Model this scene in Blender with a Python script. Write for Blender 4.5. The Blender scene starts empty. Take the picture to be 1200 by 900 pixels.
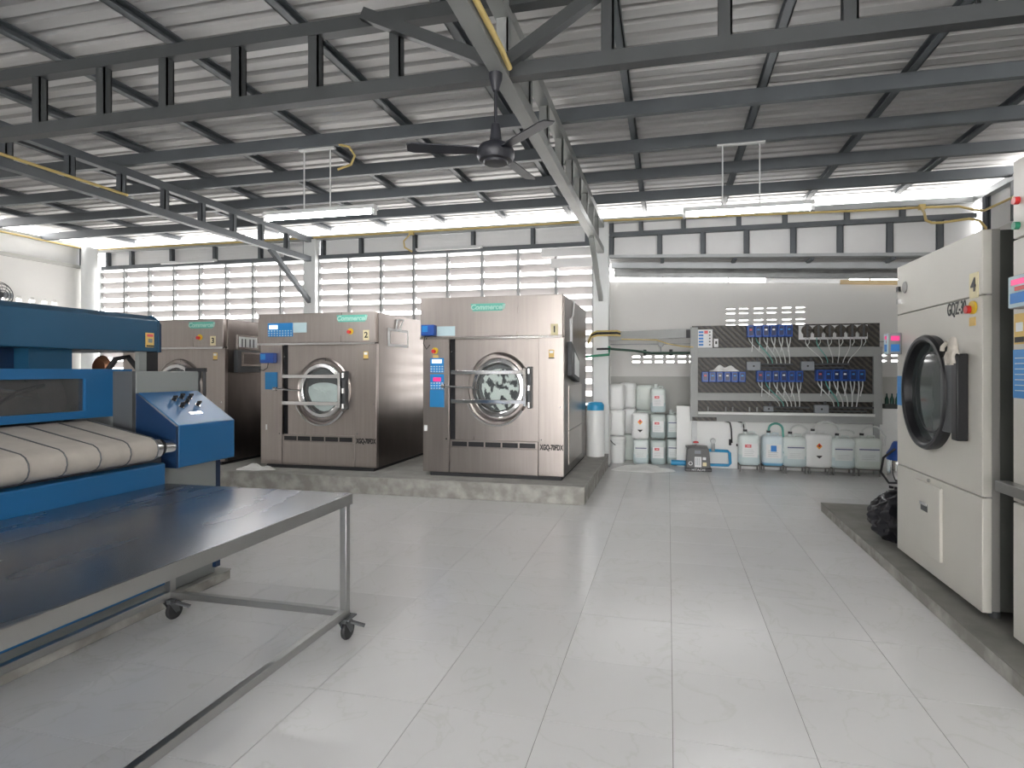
import bpy, bmesh, math, random
from mathutils import Vector, Matrix, Euler
random.seed(7)
PI = math.pi
S = bpy.context.scene
COL = S.collection

# ------------------------------------------------------------ camera, sky, exposure
cam_d = bpy.data.cameras.new('camera')
cam = bpy.data.objects.new('camera', cam_d)
COL.objects.link(cam)
cam.location = (0, 0, 1.65)
cam.rotation_euler = (PI/2, 0, math.atan(150/660))
cam_d.sensor_width = 36
cam_d.lens = 36*660/1200
cam_d.shift_x = -33/1200
cam_d.shift_y = -15/1200
cam_d.clip_start = 0.05
S.camera = cam

W = bpy.data.worlds.new('overcast_sky')
S.world = W
W.use_nodes = True
W.node_tree.nodes['Background'].inputs[0].default_value = (1.0, 0.985, 0.975, 1)
W.node_tree.nodes['Background'].inputs[1].default_value = 2.6
S.view_settings.view_transform = 'Standard'
S.view_settings.look = 'None'
S.view_settings.gamma = 1
S.view_settings.use_curve_mapping = False
S.view_settings.exposure = 2.3

# ------------------------------------------------------------ materials
MATS = {}
def mat(name, col, rough=0.5, metal=0.0, var=0.06, scale=4.0, stretch=(1, 1, 1), bump=0.0, rvar=0.0,
        trans=0.0, emit=None, alpha=1.0, spec=0.5, col2=None, coat=0.0, space='Object'):
    """procedural surface: base colour varied by noise, optional second colour for blotches, grain bump"""
    if name in MATS: return MATS[name]
    m = bpy.data.materials.new(name); m.use_nodes = True
    nt = m.node_tree; N = nt.nodes; L = nt.links
    p = N['Principled BSDF']
    p.inputs['Roughness'].default_value = rough
    p.inputs['Metallic'].default_value = metal
    p.inputs['Specular IOR Level'].default_value = spec
    p.inputs['Coat Weight'].default_value = coat
    if trans: p.inputs['Transmission Weight'].default_value = trans
    if alpha < 1: p.inputs['Alpha'].default_value = alpha
    c = (*col, 1)
    tc = N.new('ShaderNodeTexCoord'); mp = N.new('ShaderNodeMapping')
    mp.inputs['Scale'].default_value = stretch
    if space == 'World':
        g = N.new('ShaderNodeNewGeometry'); L.new(g.outputs['Position'], mp.inputs[0])
    else:
        L.new(tc.outputs['Object'], mp.inputs[0])
    nz = N.new('ShaderNodeTexNoise'); nz.inputs['Scale'].default_value = scale; nz.inputs['Detail'].default_value = 4
    L.new(mp.outputs[0], nz.inputs['Vector'])
    mx = N.new('ShaderNodeMix'); mx.data_type = 'RGBA'
    if col2 is None:
        mx.inputs['A'].default_value = tuple(max(0, x*(1-var*2)) for x in col)+(1,)
        mx.inputs['B'].default_value = tuple(min(1, x*(1+var*2)) for x in col)+(1,)
        L.new(nz.outputs['Fac'], mx.inputs['Factor'])
    else:
        r = N.new('ShaderNodeValToRGB'); r.color_ramp.elements[0].position = 0.4; r.color_ramp.elements[1].position = 0.65
        L.new(nz.outputs['Fac'], r.inputs[0]); L.new(r.outputs[0], mx.inputs['Factor'])
        mx.inputs['A'].default_value = c; mx.inputs['B'].default_value = (*col2, 1)
    L.new(mx.outputs['Result'], p.inputs['Base Color'])
    if rvar:
        mr = N.new('ShaderNodeMapRange'); mr.inputs['To Min'].default_value = max(0.02, rough-rvar); mr.inputs['To Max'].default_value = rough+rvar
        L.new(nz.outputs['Fac'], mr.inputs['Value']); L.new(mr.outputs[0], p.inputs['Roughness'])
    if bump:
        b = N.new('ShaderNodeBump'); b.inputs['Strength'].default_value = bump; b.inputs['Distance'].default_value = 0.01
        L.new(nz.outputs['Fac'], b.inputs['Height']); L.new(b.outputs[0], p.inputs['Normal'])
    if emit:
        p.inputs['Emission Color'].default_value = (*emit[0], 1); p.inputs['Emission Strength'].default_value = emit[1]
    MATS[name] = m
    return m

wall_white = mat('wall_white', (0.72, 0.71, 0.69), 0.75, var=0.02, scale=1.5)
wall_grey = mat('wall_grey_paint', (0.50, 0.50, 0.475), 0.75, var=0.03, scale=1.5)
low_white = mat('low_wall_white', (0.78, 0.79, 0.77), 0.35, var=0.02)
panel_white = mat('metal_sheet_white', (0.84, 0.84, 0.84), 0.5, var=0.03, scale=3)
steel_paint = mat('steel_grey_paint', (0.115, 0.128, 0.14), 0.5, 0.0, var=0.12, scale=3, col2=None)
steel_light = mat('galvanised_steel', (0.36, 0.37, 0.37), 0.45, 0.35, var=0.15, scale=6)
galv_beam = mat('pale_grey_beam', (0.47, 0.49, 0.50), 0.5, 0.2, var=0.08)
roof_m = mat('roof_sheet_metal', (0.52, 0.515, 0.51), 0.5, 0.15, var=0.14, scale=1.4, stretch=(0.25, 5, 1), space='World')
col_white = mat('column_white', (0.80, 0.82, 0.82), 0.5, var=0.02)
slat_m = mat('louvre_slat_white', (0.46, 0.44, 0.435), 0.55, var=0.03)
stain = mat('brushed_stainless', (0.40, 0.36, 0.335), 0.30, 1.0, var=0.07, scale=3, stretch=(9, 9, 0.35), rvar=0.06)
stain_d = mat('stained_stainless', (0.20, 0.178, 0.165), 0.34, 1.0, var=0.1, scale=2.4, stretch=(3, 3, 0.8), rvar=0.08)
chrome = mat('polished_steel', (0.72, 0.72, 0.72), 0.12, 1.0, var=0.03)
table_m = mat('table_steel_sheet', (0.36, 0.365, 0.385), 0.27, 1.0, var=0.14, scale=2.0, stretch=(1.2, 0.35, 1), rvar=0.1)
tube_steel = mat('square_tube_steel', (0.40, 0.40, 0.39), 0.36, 1.0, var=0.06)
blue_p = mat('ironer_blue_paint', (0.010, 0.105, 0.26), 0.38, 0.0, var=0.05, scale=2)
blue_hood = mat('hood_blue_paint', (0.010, 0.072, 0.145), 0.42, 0.0, var=0.05, scale=2)
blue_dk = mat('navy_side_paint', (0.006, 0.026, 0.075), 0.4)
grey_p = mat('ironer_grey_paint', (0.24, 0.255, 0.25), 0.5, var=0.03)
grey_dk = mat('dark_grey_paint', (0.075, 0.08, 0.085), 0.5)
black = mat('black_plastic', (0.012, 0.012, 0.014), 0.35, var=0.03)
rubber = mat('black_rubber', (0.02, 0.02, 0.022), 0.6)
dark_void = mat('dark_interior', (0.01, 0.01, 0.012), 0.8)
belt_m = mat('feed_belt_canvas', (0.42, 0.385, 0.34), 0.8, var=0.1, scale=9, bump=0.1)
conc = mat('rough_concrete', (0.36, 0.355, 0.33), 0.8, var=0.2, scale=5, bump=0.5, space='World')
conc_edge = mat('stained_concrete', (0.27, 0.26, 0.235), 0.85, scale=6, col2=(0.43, 0.42, 0.39), bump=0.5, space='World')
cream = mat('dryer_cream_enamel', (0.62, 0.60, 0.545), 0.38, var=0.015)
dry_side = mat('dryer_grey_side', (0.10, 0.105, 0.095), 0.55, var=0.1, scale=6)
dry_edge = mat('dryer_edge_grey', (0.30, 0.29, 0.275), 0.5)
sticker_y = mat('sticker_yellow', (0.75, 0.52, 0.16), 0.5)
tag_cream = mat('tag_cream', (0.80, 0.72, 0.46), 0.5)
ink = mat('black_ink', (0.02, 0.02, 0.02), 0.5)
red_m = mat('red_plastic', (0.6, 0.03, 0.03), 0.35)
red_lab = mat('label_red_print', (0.70, 0.12, 0.13), 0.5)
yellow_m = mat('yellow_plastic', (0.75, 0.50, 0.03), 0.4)
conduit_y = mat('yellow_conduit', (0.68, 0.52, 0.20), 0.45)
teal = mat('teal_banner', (0.13, 0.50, 0.40), 0.4)
teal_ink = mat('pale_teal_print', (0.45, 0.75, 0.66), 0.4)
panel_blue = mat('control_panel_blue', (0.02, 0.25, 0.62), 0.3)
pump_blue = mat('pump_blue_plastic', (0.012, 0.075, 0.36), 0.35)
pump_face = mat('pump_face_dark', (0.008, 0.02, 0.09), 0.35)
screen_lit = mat('lit_display', (0.6, 0.7, 0.9), 0.3, emit=((0.75, 0.85, 1.0), 0.4))
screen_pink = mat('lit_pink_display', (0.55, 0.03, 0.18), 0.3, emit=((1.0, 0.05, 0.25), 0.12))
paper = mat('white_paper', (0.82, 0.83, 0.83), 0.6, var=0.02)
paper_bl = mat('pale_blue_card', (0.52, 0.68, 0.72), 0.6)
lab_navy = mat('label_navy_print', (0.05, 0.07, 0.18), 0.5)
lab_blue = mat('label_blue_print', (0.03, 0.22, 0.62), 0.5)
orange_m = mat('hazard_orange', (0.85, 0.33, 0.03), 0.5)
cloth_m = mat('white_towelling', (0.78, 0.78, 0.76), 0.9, var=0.04, scale=20, bump=0.3)
glove_m = mat('knit_glove_cotton', (0.55, 0.51, 0.45), 0.9, var=0.15, scale=30, bump=0.3)
bag_m = mat('black_bin_bag', (0.012, 0.012, 0.016), 0.22, var=0.1, scale=6)
hose_m = mat('translucent_hose', (0.66, 0.68, 0.66), 0.3)
hose_t = mat('teal_hose', (0.12, 0.40, 0.34), 0.3)
green_p = mat('green_pipe', (0.02, 0.22, 0.12), 0.4)
blue_pipe = mat('blue_pvc_pipe', (0.03, 0.33, 0.62), 0.35)
wood_m = mat('pale_timber', (0.48, 0.36, 0.2), 0.6, var=0.15, stretch=(1, 12, 12))
brown_m = mat('brown_pump_head', (0.055, 0.045, 0.035), 0.4)
jb_grey = mat('grey_box_plastic', (0.25, 0.27, 0.29), 0.45)
gen_grey = mat('unit_grey_plastic', (0.13, 0.13, 0.13), 0.5)
tubeglow = mat('fluorescent_glow', (0.95, 1, 0.98), 0.3, emit=((1.0, 1.0, 1.0), 16))
lamp_white = mat('lamp_body_white', (0.75, 0.76, 0.76), 0.4)
fan_m = mat('fan_charcoal', (0.022, 0.023, 0.03), 0.45)
yard_m = mat('pale_yard_concrete', (0.55, 0.54, 0.52), 0.8, var=0.08)
grout = mat('grout_grey', (0.16, 0.16, 0.15), 0.85)

def glass(name, col, rough=0.03, alpha=0.35):
    return mat(name, col, rough, 0, alpha=alpha, var=0.0)
dark_glass = mat('dark_door_glass', (0.05, 0.062, 0.062), 0.06, var=0.05)
door_glass = glass('washer_door_glass', (0.45, 0.52, 0.50), 0.05, 0.12)
win_glass = glass('guard_window_glass', (0.10, 0.10, 0.10), 0.05, 0.45)
linen_m = mat('wet_linen', (0.62, 0.72, 0.70), 0.6, var=0.08, scale=6)
linen_b = mat('printed_linen', (0.62, 0.70, 0.66), 0.6, scale=11, col2=(0.02, 0.025, 0.03), stretch=(1, 1, 0.7))

for n_ in linen_b.node_tree.nodes:
    if n_.type == 'VALTORGB': n_.color_ramp.elements[0].position = 0.50; n_.color_ramp.elements[1].position = 0.56

def tile_mat():
    m = bpy.data.materials.new('marble_floor_tile'); m.use_nodes = True
    nt = m.node_tree; N = nt.nodes; L = nt.links; p = N['Principled BSDF']
    g = N.new('ShaderNodeNewGeometry'); oi = N.new('ShaderNodeObjectInfo')
    ad = N.new('ShaderNodeVectorMath'); ad.operation = 'MULTIPLY_ADD'
    ad.inputs[1].default_value = (7, 13, 5)
    L.new(oi.outputs['Random'], ad.inputs[0]); L.new(g.outputs['Position'], ad.inputs[2])
    n1 = N.new('ShaderNodeTexNoise'); n1.inputs['Scale'].default_value = 1.6; n1.inputs['Detail'].default_value = 7
    n1.inputs['Distortion'].default_value = 1.6
    L.new(ad.outputs[0], n1.inputs['Vector'])
    r = N.new('ShaderNodeValToRGB'); e = r.color_ramp.elements
    e[0].position = 0.485; e[0].color = (0.735, 0.73, 0.725, 1)
    e[1].position = 0.515; e[1].color = (0.735, 0.73, 0.725, 1)
    v = r.color_ramp.elements.new(0.50); v.color = (0.685, 0.685, 0.665, 1)
    L.new(n1.outputs['Fac'], r.inputs[0])
    n2 = N.new('ShaderNodeTexNoise'); n2.inputs['Scale'].default_value = 0.9; L.new(ad.outputs[0], n2.inputs['Vector'])
    mx = N.new('ShaderNodeMix'); mx.data_type = 'RGBA'; mx.blend_type = 'MULTIPLY'; mx.inputs['Factor'].default_value = 0.10
    L.new(r.outputs[0], mx.inputs['A']); L.new(n2.outputs['Fac'], mx.inputs['B'])
    L.new(mx.outputs['Result'], p.inputs['Base Color'])
    mr = N.new('ShaderNodeMapRange'); mr.inputs['To Min'].default_value = 0.17; mr.inputs['To Max'].default_value = 0.25
    L.new(n2.outputs['Fac'], mr.inputs['Value']); L.new(mr.outputs[0], p.inputs['Roughness'])
    p.inputs['Specular IOR Level'].default_value = 0.5
    return m
tile_m = tile_mat()

def tread_mat():
    m = bpy.data.materials.new('dark_tread_plate'); m.use_nodes = True
    nt = m.node_tree; N = nt.nodes; L = nt.links; p = N['Principled BSDF']
    tc = N.new('ShaderNodeTexCoord'); mp = N.new('ShaderNodeMapping'); mp.inputs['Rotation'].default_value = (0, PI/4, 0)
    L.new(tc.outputs['Object'], mp.inputs[0])
    w = N.new('ShaderNodeTexWave'); w.inputs['Scale'].default_value = 4.6; w.inputs['Distortion'].default_value = 2.0; w.inputs['Detail Scale'].default_value = 6
    L.new(mp.outputs[0], w.inputs['Vector'])
    r = N.new('ShaderNodeValToRGB'); r.color_ramp.elements[0].position = 0.35; r.color_ramp.elements[1].position = 0.8
    r.color_ramp.elements[0].color = (0.022, 0.020, 0.017, 1); r.color_ramp.elements[1].color = (0.075, 0.065, 0.052, 1)
    L.new(w.outputs['Fac'], r.inputs[0]); L.new(r.outputs[0], p.inputs['Base Color'])
    b = N.new('ShaderNodeBump'); b.inputs['Strength'].default_value = 0.5; b.inputs['Distance'].default_value = 0.005
    L.new(w.outputs['Fac'], b.inputs['Height']); L.new(b.outputs[0], p.inputs['Normal'])
    p.inputs['Roughness'].default_value = 0.45
    return m
tread_m = tread_mat()

def can_mat(name, low, high, level):
    """translucent white plastic: the liquid inside tints it up to the fill level"""
    m = bpy.data.materials.new(name); m.use_nodes = True
    nt = m.node_tree; N = nt.nodes; L = nt.links; p = N['Principled BSDF']
    tc = N.new('ShaderNodeTexCoord'); sp = N.new('ShaderNodeSeparateXYZ'); L.new(tc.outputs['Object'], sp.inputs[0])
    nz = N.new('ShaderNodeTexNoise'); nz.inputs['Scale'].default_value = 5; L.new(tc.outputs['Object'], nz.inputs['Vector'])
    ma = N.new('ShaderNodeMath'); ma.operation = 'MULTIPLY_ADD'; ma.inputs[1].default_value = 0.01; L.new(nz.outputs['Fac'], ma.inputs[0]); L.new(sp.outputs['Z'], ma.inputs[2])
    mr = N.new('ShaderNodeMapRange'); mr.inputs['From Min'].default_value = level-0.01; mr.inputs['From Max'].default_value = level+0.015
    L.new(ma.outputs[0], mr.inputs['Value'])
    mx = N.new('ShaderNodeMix'); mx.data_type = 'RGBA'; mx.inputs['A'].default_value = (*low, 1); mx.inputs['B'].default_value = (*high, 1)
    L.new(mr.outputs[0], mx.inputs['Factor']); L.new(mx.outputs['Result'], p.inputs['Base Color'])
    p.inputs['Roughness'].default_value = 0.35
    p.inputs['Subsurface Weight'].default_value = 0.15; p.inputs['Subsurface Radius'].default_value = (0.03, 0.03, 0.03)
    return m
can_white = can_mat('can_opaque_white', (0.80, 0.81, 0.80), (0.80, 0.81, 0.80), 0.2)
can_clear = can_mat('can_clear_part_full', (0.56, 0.66, 0.67), (0.72, 0.78, 0.76), 0.17)
can_blue = can_mat('can_blue_liquid', (0.16, 0.42, 0.62), (0.70, 0.79, 0.82), 0.05)
can_grey = can_mat('can_grey_liquid', (0.42, 0.50, 0.50), (0.58, 0.64, 0.62), 0.30)
can_pale = can_mat('can_pale_green', (0.62, 0.68, 0.64), (0.66, 0.71, 0.67), 0.2)

# ------------------------------------------------------------ mesh helpers
ORG = {}
class M:
    def __init__(s): s.v = []; s.f = []
    def add(s, vs, fs):
        o = len(s.v); s.v += [tuple(v) for v in vs]; s.f += [tuple(o+i for i in f) for f in fs]; return s
    def box(s, x0, x1, y0, y1, z0, z1):
        return s.add([(x0,y0,z0),(x1,y0,z0),(x1,y1,z0),(x0,y1,z0),(x0,y0,z1),(x1,y0,z1),(x1,y1,z1),(x0,y1,z1)],
                     [(0,3,2,1),(4,5,6,7),(0,1,5,4),(1,2,6,5),(2,3,7,6),(3,0,4,7)])
    def beam(s, a, b, w, h, up=(0, 0, 1)):
        """square bar from a to b, w wide and h high, centred on the line"""
        a = Vector(a); b = Vector(b); d = (b-a).normalized(); u = Vector(up)
        if abs(d.dot(u)) > 0.98: u = Vector((0, 1, 0))
        r = d.cross(u).normalized(); u = r.cross(d).normalized()
        vs = [p + r*(i*w/2) + u*(j*h/2) for p in (a, b) for i, j in ((-1,-1),(1,-1),(1,1),(-1,1))]
        return s.add(vs, [(0,1,2,3),(7,6,5,4),(0,4,5,1),(1,5,6,2),(2,6,7,3),(3,7,4,0)])
    def channel(s, a, b, w, h, t=0.012, open_dir=(1, 0, 0)):
        """C section from a to b: web plus two flanges, open towards open_dir"""
        a = Vector(a); b = Vector(b); o = Vector(open_dir).normalized(); d = (b-a).normalized(); n = d.cross(o).normalized()
        s.beam(a-o*(w/2-t/2), b-o*(w/2-t/2), t, h, n) if abs(d.dot(n)) < .98 else None
        for k in (-1, 1): s.beam(a+n*k*(h/2-t/2), b+n*k*(h/2-t/2), w, t, n)
        return s
    def cyl(s, a, b, r, n=12, r2=None, cap=True):
        a = Vector(a); b = Vector(b); d = (b-a).normalized(); u = Vector((0,0,1)) if abs(d.z) < .9 else Vector((1,0,0))
        x = d.cross(u).normalized(); y = d.cross(x).normalized(); r2 = r if r2 is None else r2
        vs = [p + (x*math.cos(2*PI*i/n)+y*math.sin(2*PI*i/n))*q for p, q in ((a, r), (b, r2)) for i in range(n)]
        fs = [(i, (i+1)%n, n+(i+1)%n, n+i) for i in range(n)]
        if cap: fs += [tuple(range(n-1,-1,-1)), tuple(range(n, 2*n))]
        return s.add(vs, fs)
    def tube(s, pts, r, n=7):
        pts = [Vector(p) for p in pts]; rings = []; x = None
        for i, p in enumerate(pts):
            d = (pts[min(i+1, len(pts)-1)]-pts[max(i-1, 0)]).normalized()
            if x is None:
                u = Vector((0,0,1)) if abs(d.z) < .9 else Vector((1,0,0)); x = d.cross(u).normalized()
            x = (x-d*x.dot(d)).normalized(); y = d.cross(x)
            rings.append([p+(x*math.cos(2*PI*k/n)+y*math.sin(2*PI*k/n))*r for k in range(n)])
        vs = [v for q in rings for v in q]; fs = []
        for i in range(len(pts)-1):
            for k in range(n): fs.append((i*n+k, i*n+(k+1)%n, (i+1)*n+(k+1)%n, (i+1)*n+k))
        fs += [tuple(range(n-1,-1,-1)), tuple((len(pts)-1)*n+k for k in range(n))]
        return s.add(vs, fs)
    def prism(s, poly, axis, a, b):
        """polygon (pairs of the two other axes, in axis order) pushed from a to b along axis"""
        def pt(p, q): return {'x': (q, p[0], p[1]), 'y': (p[0], q, p[1]), 'z': (p[0], p[1], q)}[axis]
        n = len(poly); vs = [pt(p, a) for p in poly]+[pt(p, b) for p in poly]
        return s.add(vs, [(i, (i+1)%n, n+(i+1)%n, n+i) for i in range(n)]+[tuple(range(n-1,-1,-1)), tuple(range(n, 2*n))])
    def lathe(s, prof, c=(0,0,0), n=24, sx=1.0, sy=1.0, axis='z', a0=0, a1=2*PI):
        """profile (radius, height) turned round an axis; sx, sy squash the circle"""
        full = abs(a1-a0-2*PI) < 1e-6; k = n if full else n+1; vs = []
        for r, h in prof:
            for i in range(k):
                t = a0+(a1-a0)*i/n; x = r*sx*math.cos(t); y = r*sy*math.sin(t)
                vs.append({'z': (c[0]+x, c[1]+y, c[2]+h), 'y': (c[0]+x, c[1]+h, c[2]+y), 'x': (c[0]+h, c[1]+x, c[2]+y)}[axis])
        fs = []
        for j in range(len(prof)-1):
            for i in range(n if full else n):
                i2 = (i+1) % k
                fs.append((j*k+i, j*k+i2, (j+1)*k+i2, (j+1)*k+i))
        return s.add(vs, fs)
    def grid(s, fn, nu, nv):
        vs = [fn(i/nu, j/nv) for i in range(nu+1) for j in range(nv+1)]
        return s.add(vs, [(i*(nv+1)+j, (i+1)*(nv+1)+j, (i+1)*(nv+1)+j+1, i*(nv+1)+j+1) for i in range(nu) for j in range(nv)])
    def mesh(s, name, m, smooth=None, org=(0,0,0)):
        me = bpy.data.meshes.new(name)
        me.from_pydata([(v[0]-org[0], v[1]-org[1], v[2]-org[2]) for v in s.v], [], s.f)
        bm = bmesh.new(); bm.from_mesh(me); bmesh.ops.recalc_face_normals(bm, faces=bm.faces); bm.to_mesh(me); bm.free()
        me.materials.append(m)
        if smooth:
            me.polygons.foreach_set('use_smooth', [True]*len(me.polygons)); me.set_sharp_from_angle(angle=math.radians(smooth))
        return me
    def build(s, name, m, parent=None, bev=0, smooth=None, org=None, kind=None, label=None):
        if org is None: org = ORG.get(parent.name, (0,0,0)) if parent else (0,0,0)
        o = bpy.data.objects.new(name, s.mesh(name, m, smooth, org)); COL.objects.link(o)
        if parent: o.parent = parent; ORG[o.name] = org
        if bev:
            b = o.modifiers.new('edge', 'BEVEL'); b.width = bev; b.segments = 2; b.limit_method = 'ANGLE'
            o.data.polygons.foreach_set('use_smooth', [True]*len(o.data.polygons)); o.data.set_sharp_from_angle(angle=math.radians(35))
        if kind: o['kind'] = kind
        if label: o['label'] = label
        return o
def Box(*a): return M().box(*a)
def piece(name, me, parent, loc, rot=(0,0,0)):
    o = bpy.data.objects.new(name, me); COL.objects.link(o); o.parent = parent; o.location = loc; o.rotation_euler = rot; return o
def empty(name, loc, world=True):
    o = bpy.data.objects.new(name, None); COL.objects.link(o); o.location = loc; o.empty_display_size = 0.1
    ORG[o.name] = tuple(loc) if world else (0,0,0)
    return o
def thing(name, label, cat, loc=(0,0,0), world=True, group=None, rotz=0):
    o = empty(name, loc, world); o['label'] = label; o['category'] = cat; o.rotation_euler = (0,0,rotz)
    if group: o['group'] = group
    return o
def tag(o, label, cat, group=None, kind=None):
    o['label'] = label; o['category'] = cat
    if group: o['group'] = group
    if kind: o['kind'] = kind
    return o
def struct(name, loc=(0,0,0)):
    o = empty(name, loc); o['kind'] = 'structure'; return o
def single(name, m_, mm, loc, label, cat, group=None, **k):
    """a thing that is one mesh: origin at its base"""
    o = m_.build(name, mm, None, org=loc, **k); o.location = loc; return tag(o, label, cat, group)
def text(name, body, size, loc, rot, m, parent, sx=1.0, shear=0.0, bold=0.0):
    c = bpy.data.curves.new(name, 'FONT'); c.body = body; c.size = size; c.align_x = 'CENTER'; c.align_y = 'CENTER'; c.extrude = 0.001; c.shear = shear; c.offset = bold
    c.materials.append(m); o = bpy.data.objects.new(name, c); COL.objects.link(o); o.parent = parent
    g = ORG.get(parent.name, (0,0,0)); o.location = (loc[0]-g[0], loc[1]-g[1], loc[2]-g[2]); o.rotation_euler = rot; o.scale = (sx, 1, 1)
    bpy.context.view_layer.update()
    me = bpy.data.meshes.new_from_object(o.evaluated_get(bpy.context.evaluated_depsgraph_get())); loc_, rot_, sc_ = o.location.copy(), o.rotation_euler.copy(), o.scale.copy()
    bpy.data.objects.remove(o); bpy.data.curves.remove(c); me.name = name
    o = bpy.data.objects.new(name, me); COL.objects.link(o); o.parent = parent; o.location = loc_; o.rotation_euler = rot_; o.scale = sc_
    ORG[o.name] = g
    return o
FY = (PI/2, 0, 0)           # lettering that faces -Y
FX = (PI/2, 0, PI/2)        # lettering that faces +X
FNX = (PI/2, 0, -PI/2)      # lettering that faces -X
def holes_wall(x0, x1, z0, z1, holes, y0, y1, axis='x'):
    """wall of rectangular cells with real openings; axis is the direction the wall runs"""
    xs = sorted({x0, x1, *[h[0] for h in holes], *[h[1] for h in holes]}); zs = sorted({z0, z1, *[h[2] for h in holes], *[h[3] for h in holes]})
    m = M()
    for k in range(len(zs)-1):
        run = None
        zc = (zs[k]+zs[k+1])/2
        for i in range(len(xs)):
            solid = i < len(xs)-1 and not any(h[0] < (xs[i]+xs[i+1])/2 < h[1] and h[2] < zc < h[3] for h in holes)
            if solid and run is None: run = xs[i]
            if not solid and run is not None:
                if axis == 'x': m.box(run, xs[i], y0, y1, zs[k], zs[k+1])
                else: m.box(y0, y1, run, xs[i], zs[k], zs[k+1])
                run = None
    return m

# ------------------------------------------------------------ setting: ground, floor
XL, XR, YB, YA, YF = -12.4, 4.6, 9.9, 11.05, -8.0
o = Box(-60, 60, -60, 60, -0.12, -0.06).build('ground', yard_m); o['kind'] = 'structure'
floor = Box(XL-0.2, XR+0.2, YF, YA+0.15, -0.06, -0.003).build('floor', grout); floor['kind'] = 'structure'
tm = Box(0, 0.597, 0, 0.597, -0.008, 0.0).mesh('tile', tile_m)
rest = M()
tiles = []
for i in range(-21, 8):
    for j in range(-19, 14):
        x = 0.022+0.6*i; y = 3.2+0.6*j
        if x < XL-.1 or x+.6 > XR+0.2 or y+.6 > YA+.2 or y < YF: continue
        t = -x*0.2216+y*0.975
        hid = (x > 1.8 and y < 6.6) or (x < -3.4 and y < 3.6) or (x < -1.3 and y > 7.0) or (x < -7 and y < 6)
        seen = y > 0.6 and y < 9.9 and not hid and abs((x+0.3)*0.975+(y+.3)*0.2216) < 1.1*t and t > 0.9
        (tiles if seen else None) is not None and tiles.append((t, x, y)) or (not seen and rest.box(x, x+0.597, y, y+0.597, -0.008, 0))
tiles.sort()
for k, (t, x, y) in enumerate(tiles):
    if k < 296: piece('tile', tm, floor, (x, y, 0))
    else: rest.box(x, x+0.597, y, y+0.597, -0.008, 0)
rest.build('floor_tiles', tile_m, floor, kind='stuff')

# ------------------------------------------------------------ setting: roof
ceiling = struct('ceiling', (0, 0, 4.4))
def roof_sheet(y0, w):
    pr = []; n = 4; p = w/n
    for k in range(n):
        a = y0+k*p
        pr += [(a, 4.53), (a+p-0.075, 4.53), (a+p-0.06, 4.575), (a+p-0.018, 4.575)]
    pr.append((y0+w+0.01, 4.53))
    m = M(); vs = [(x, y, z) for x in (XL+0.12, -1.14, XR+0.4) for y, z in pr]; k = len(pr)
    m.add(vs, [(q*k+i, q*k+i+1, (q+1)*k+i+1, (q+1)*k+i) for q in range(2) for i in range(k-1)])
    return m
y = YF
ys = []
while y < 9.95-0.3: ys.append(y); y += 0.76
for y in ys: roof_sheet(y, 0.76).build('roof_sheet', roof_m, ceiling)
batt = [-1.72-1.21*k for k in range(0, 9)]+[-0.40+1.31*k for k in range(0, 4)]
for x in batt:
    M().channel((x, YF, 4.485), (x, 10.1, 4.485), 0.075, 0.085, 0.012, (1 if x < -1.14 else -1, 0, 0)).build('batten', steel_paint, ceiling)
for y in (-7, -6, -5, -4, -3, -2.0, -1.0, 0.0, 0.97, 1.94, 2.9, 5.92, 6.9, 7.9, 8.9):
    M().beam((XL, y, 4.37), (XR, y, 4.37), 0.07, 0.14).build('rafter', steel_paint, ceiling)

# ------------------------------------------------------------ setting: trusses and columns
def truss(name, a, b, zb, zt, struts, m=steel_paint, w=0.09, axis='x', diags=()):
    r = struct(name, (a[0], a[1], zb))
    M().beam((a[0], a[1], zb+.05), (b[0], b[1], zb+.05), w, 0.10).build('bottom_chord', m, r)
    M().beam((a[0], a[1], zt-.05), (b[0], b[1], zt-.05), w, 0.10).build('top_chord', m, r)
    for q in struts:
        p = (q, a[1]) if axis == 'x' else (a[0], q)
        M().channel((p[0], p[1], zb+.1), (p[0], p[1], zt-.1), 0.085, 0.07, 0.012, (-1, 0, 0)).build('strut', m, r)
    for p, q in diags: M().beam(p, q, 0.07, 0.085).build('brace', m, r)
    return r
xs_t = [-5.365-0.7*k for k in range(1, 10)]+[-5.365, -4.667, -4.029, -3.332, -2.642, -1.964, -0.40, 0.36, 1.10, 1.84, 2.6, 3.4]
shaded_paint = mat('truss_shaded_grey', (0.058, 0.062, 0.064), 0.5, var=0.12, scale=3)  # grey darkened to carry the shade on the truss's backlit faces
truss('trim_1', (XL, 3.84), (XR, 3.84), 3.71, 4.31, xs_t, shaded_paint, diags=[((-1.17, 3.78, 3.80), (-2.2, 3.78, 4.29)), ((-1.1, 3.78, 3.80), (-0.30, 3.78, 4.29))])
ystr = [-2.8+0.66*k for k in range(0, 10)]+[3.84, 4.50, 5.19, 5.95, 6.58, 7.2, 7.85, 8.5, 9.1]
main_paint = mat('truss_pale_grey', (0.30, 0.31, 0.30), 0.45, 0.15, var=0.1, scale=3)
truss('trim_2', (-1.14, YF), (-1.14, 9.85), 3.70, 4.24, ystr, main_paint, 0.11, 'y', diags=[((-1.14, 8.5, 3.70), (-1.14, 9.78, 2.9))])
ys2 = [0.6*k-0.1 for k in range(-4, 8)]+[4.59, 5.24, 5.88, 6.52, 7.16, 7.79, 8.43, 9.1]
truss('trim_3', (-6.87, YF), (-6.87, 9.85), 3.80, 4.28, ys2, steel_paint, 0.10, 'y', diags=[((-6.87, 8.66, 3.82), (-6.87, 9.79, 3.02))])
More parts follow.
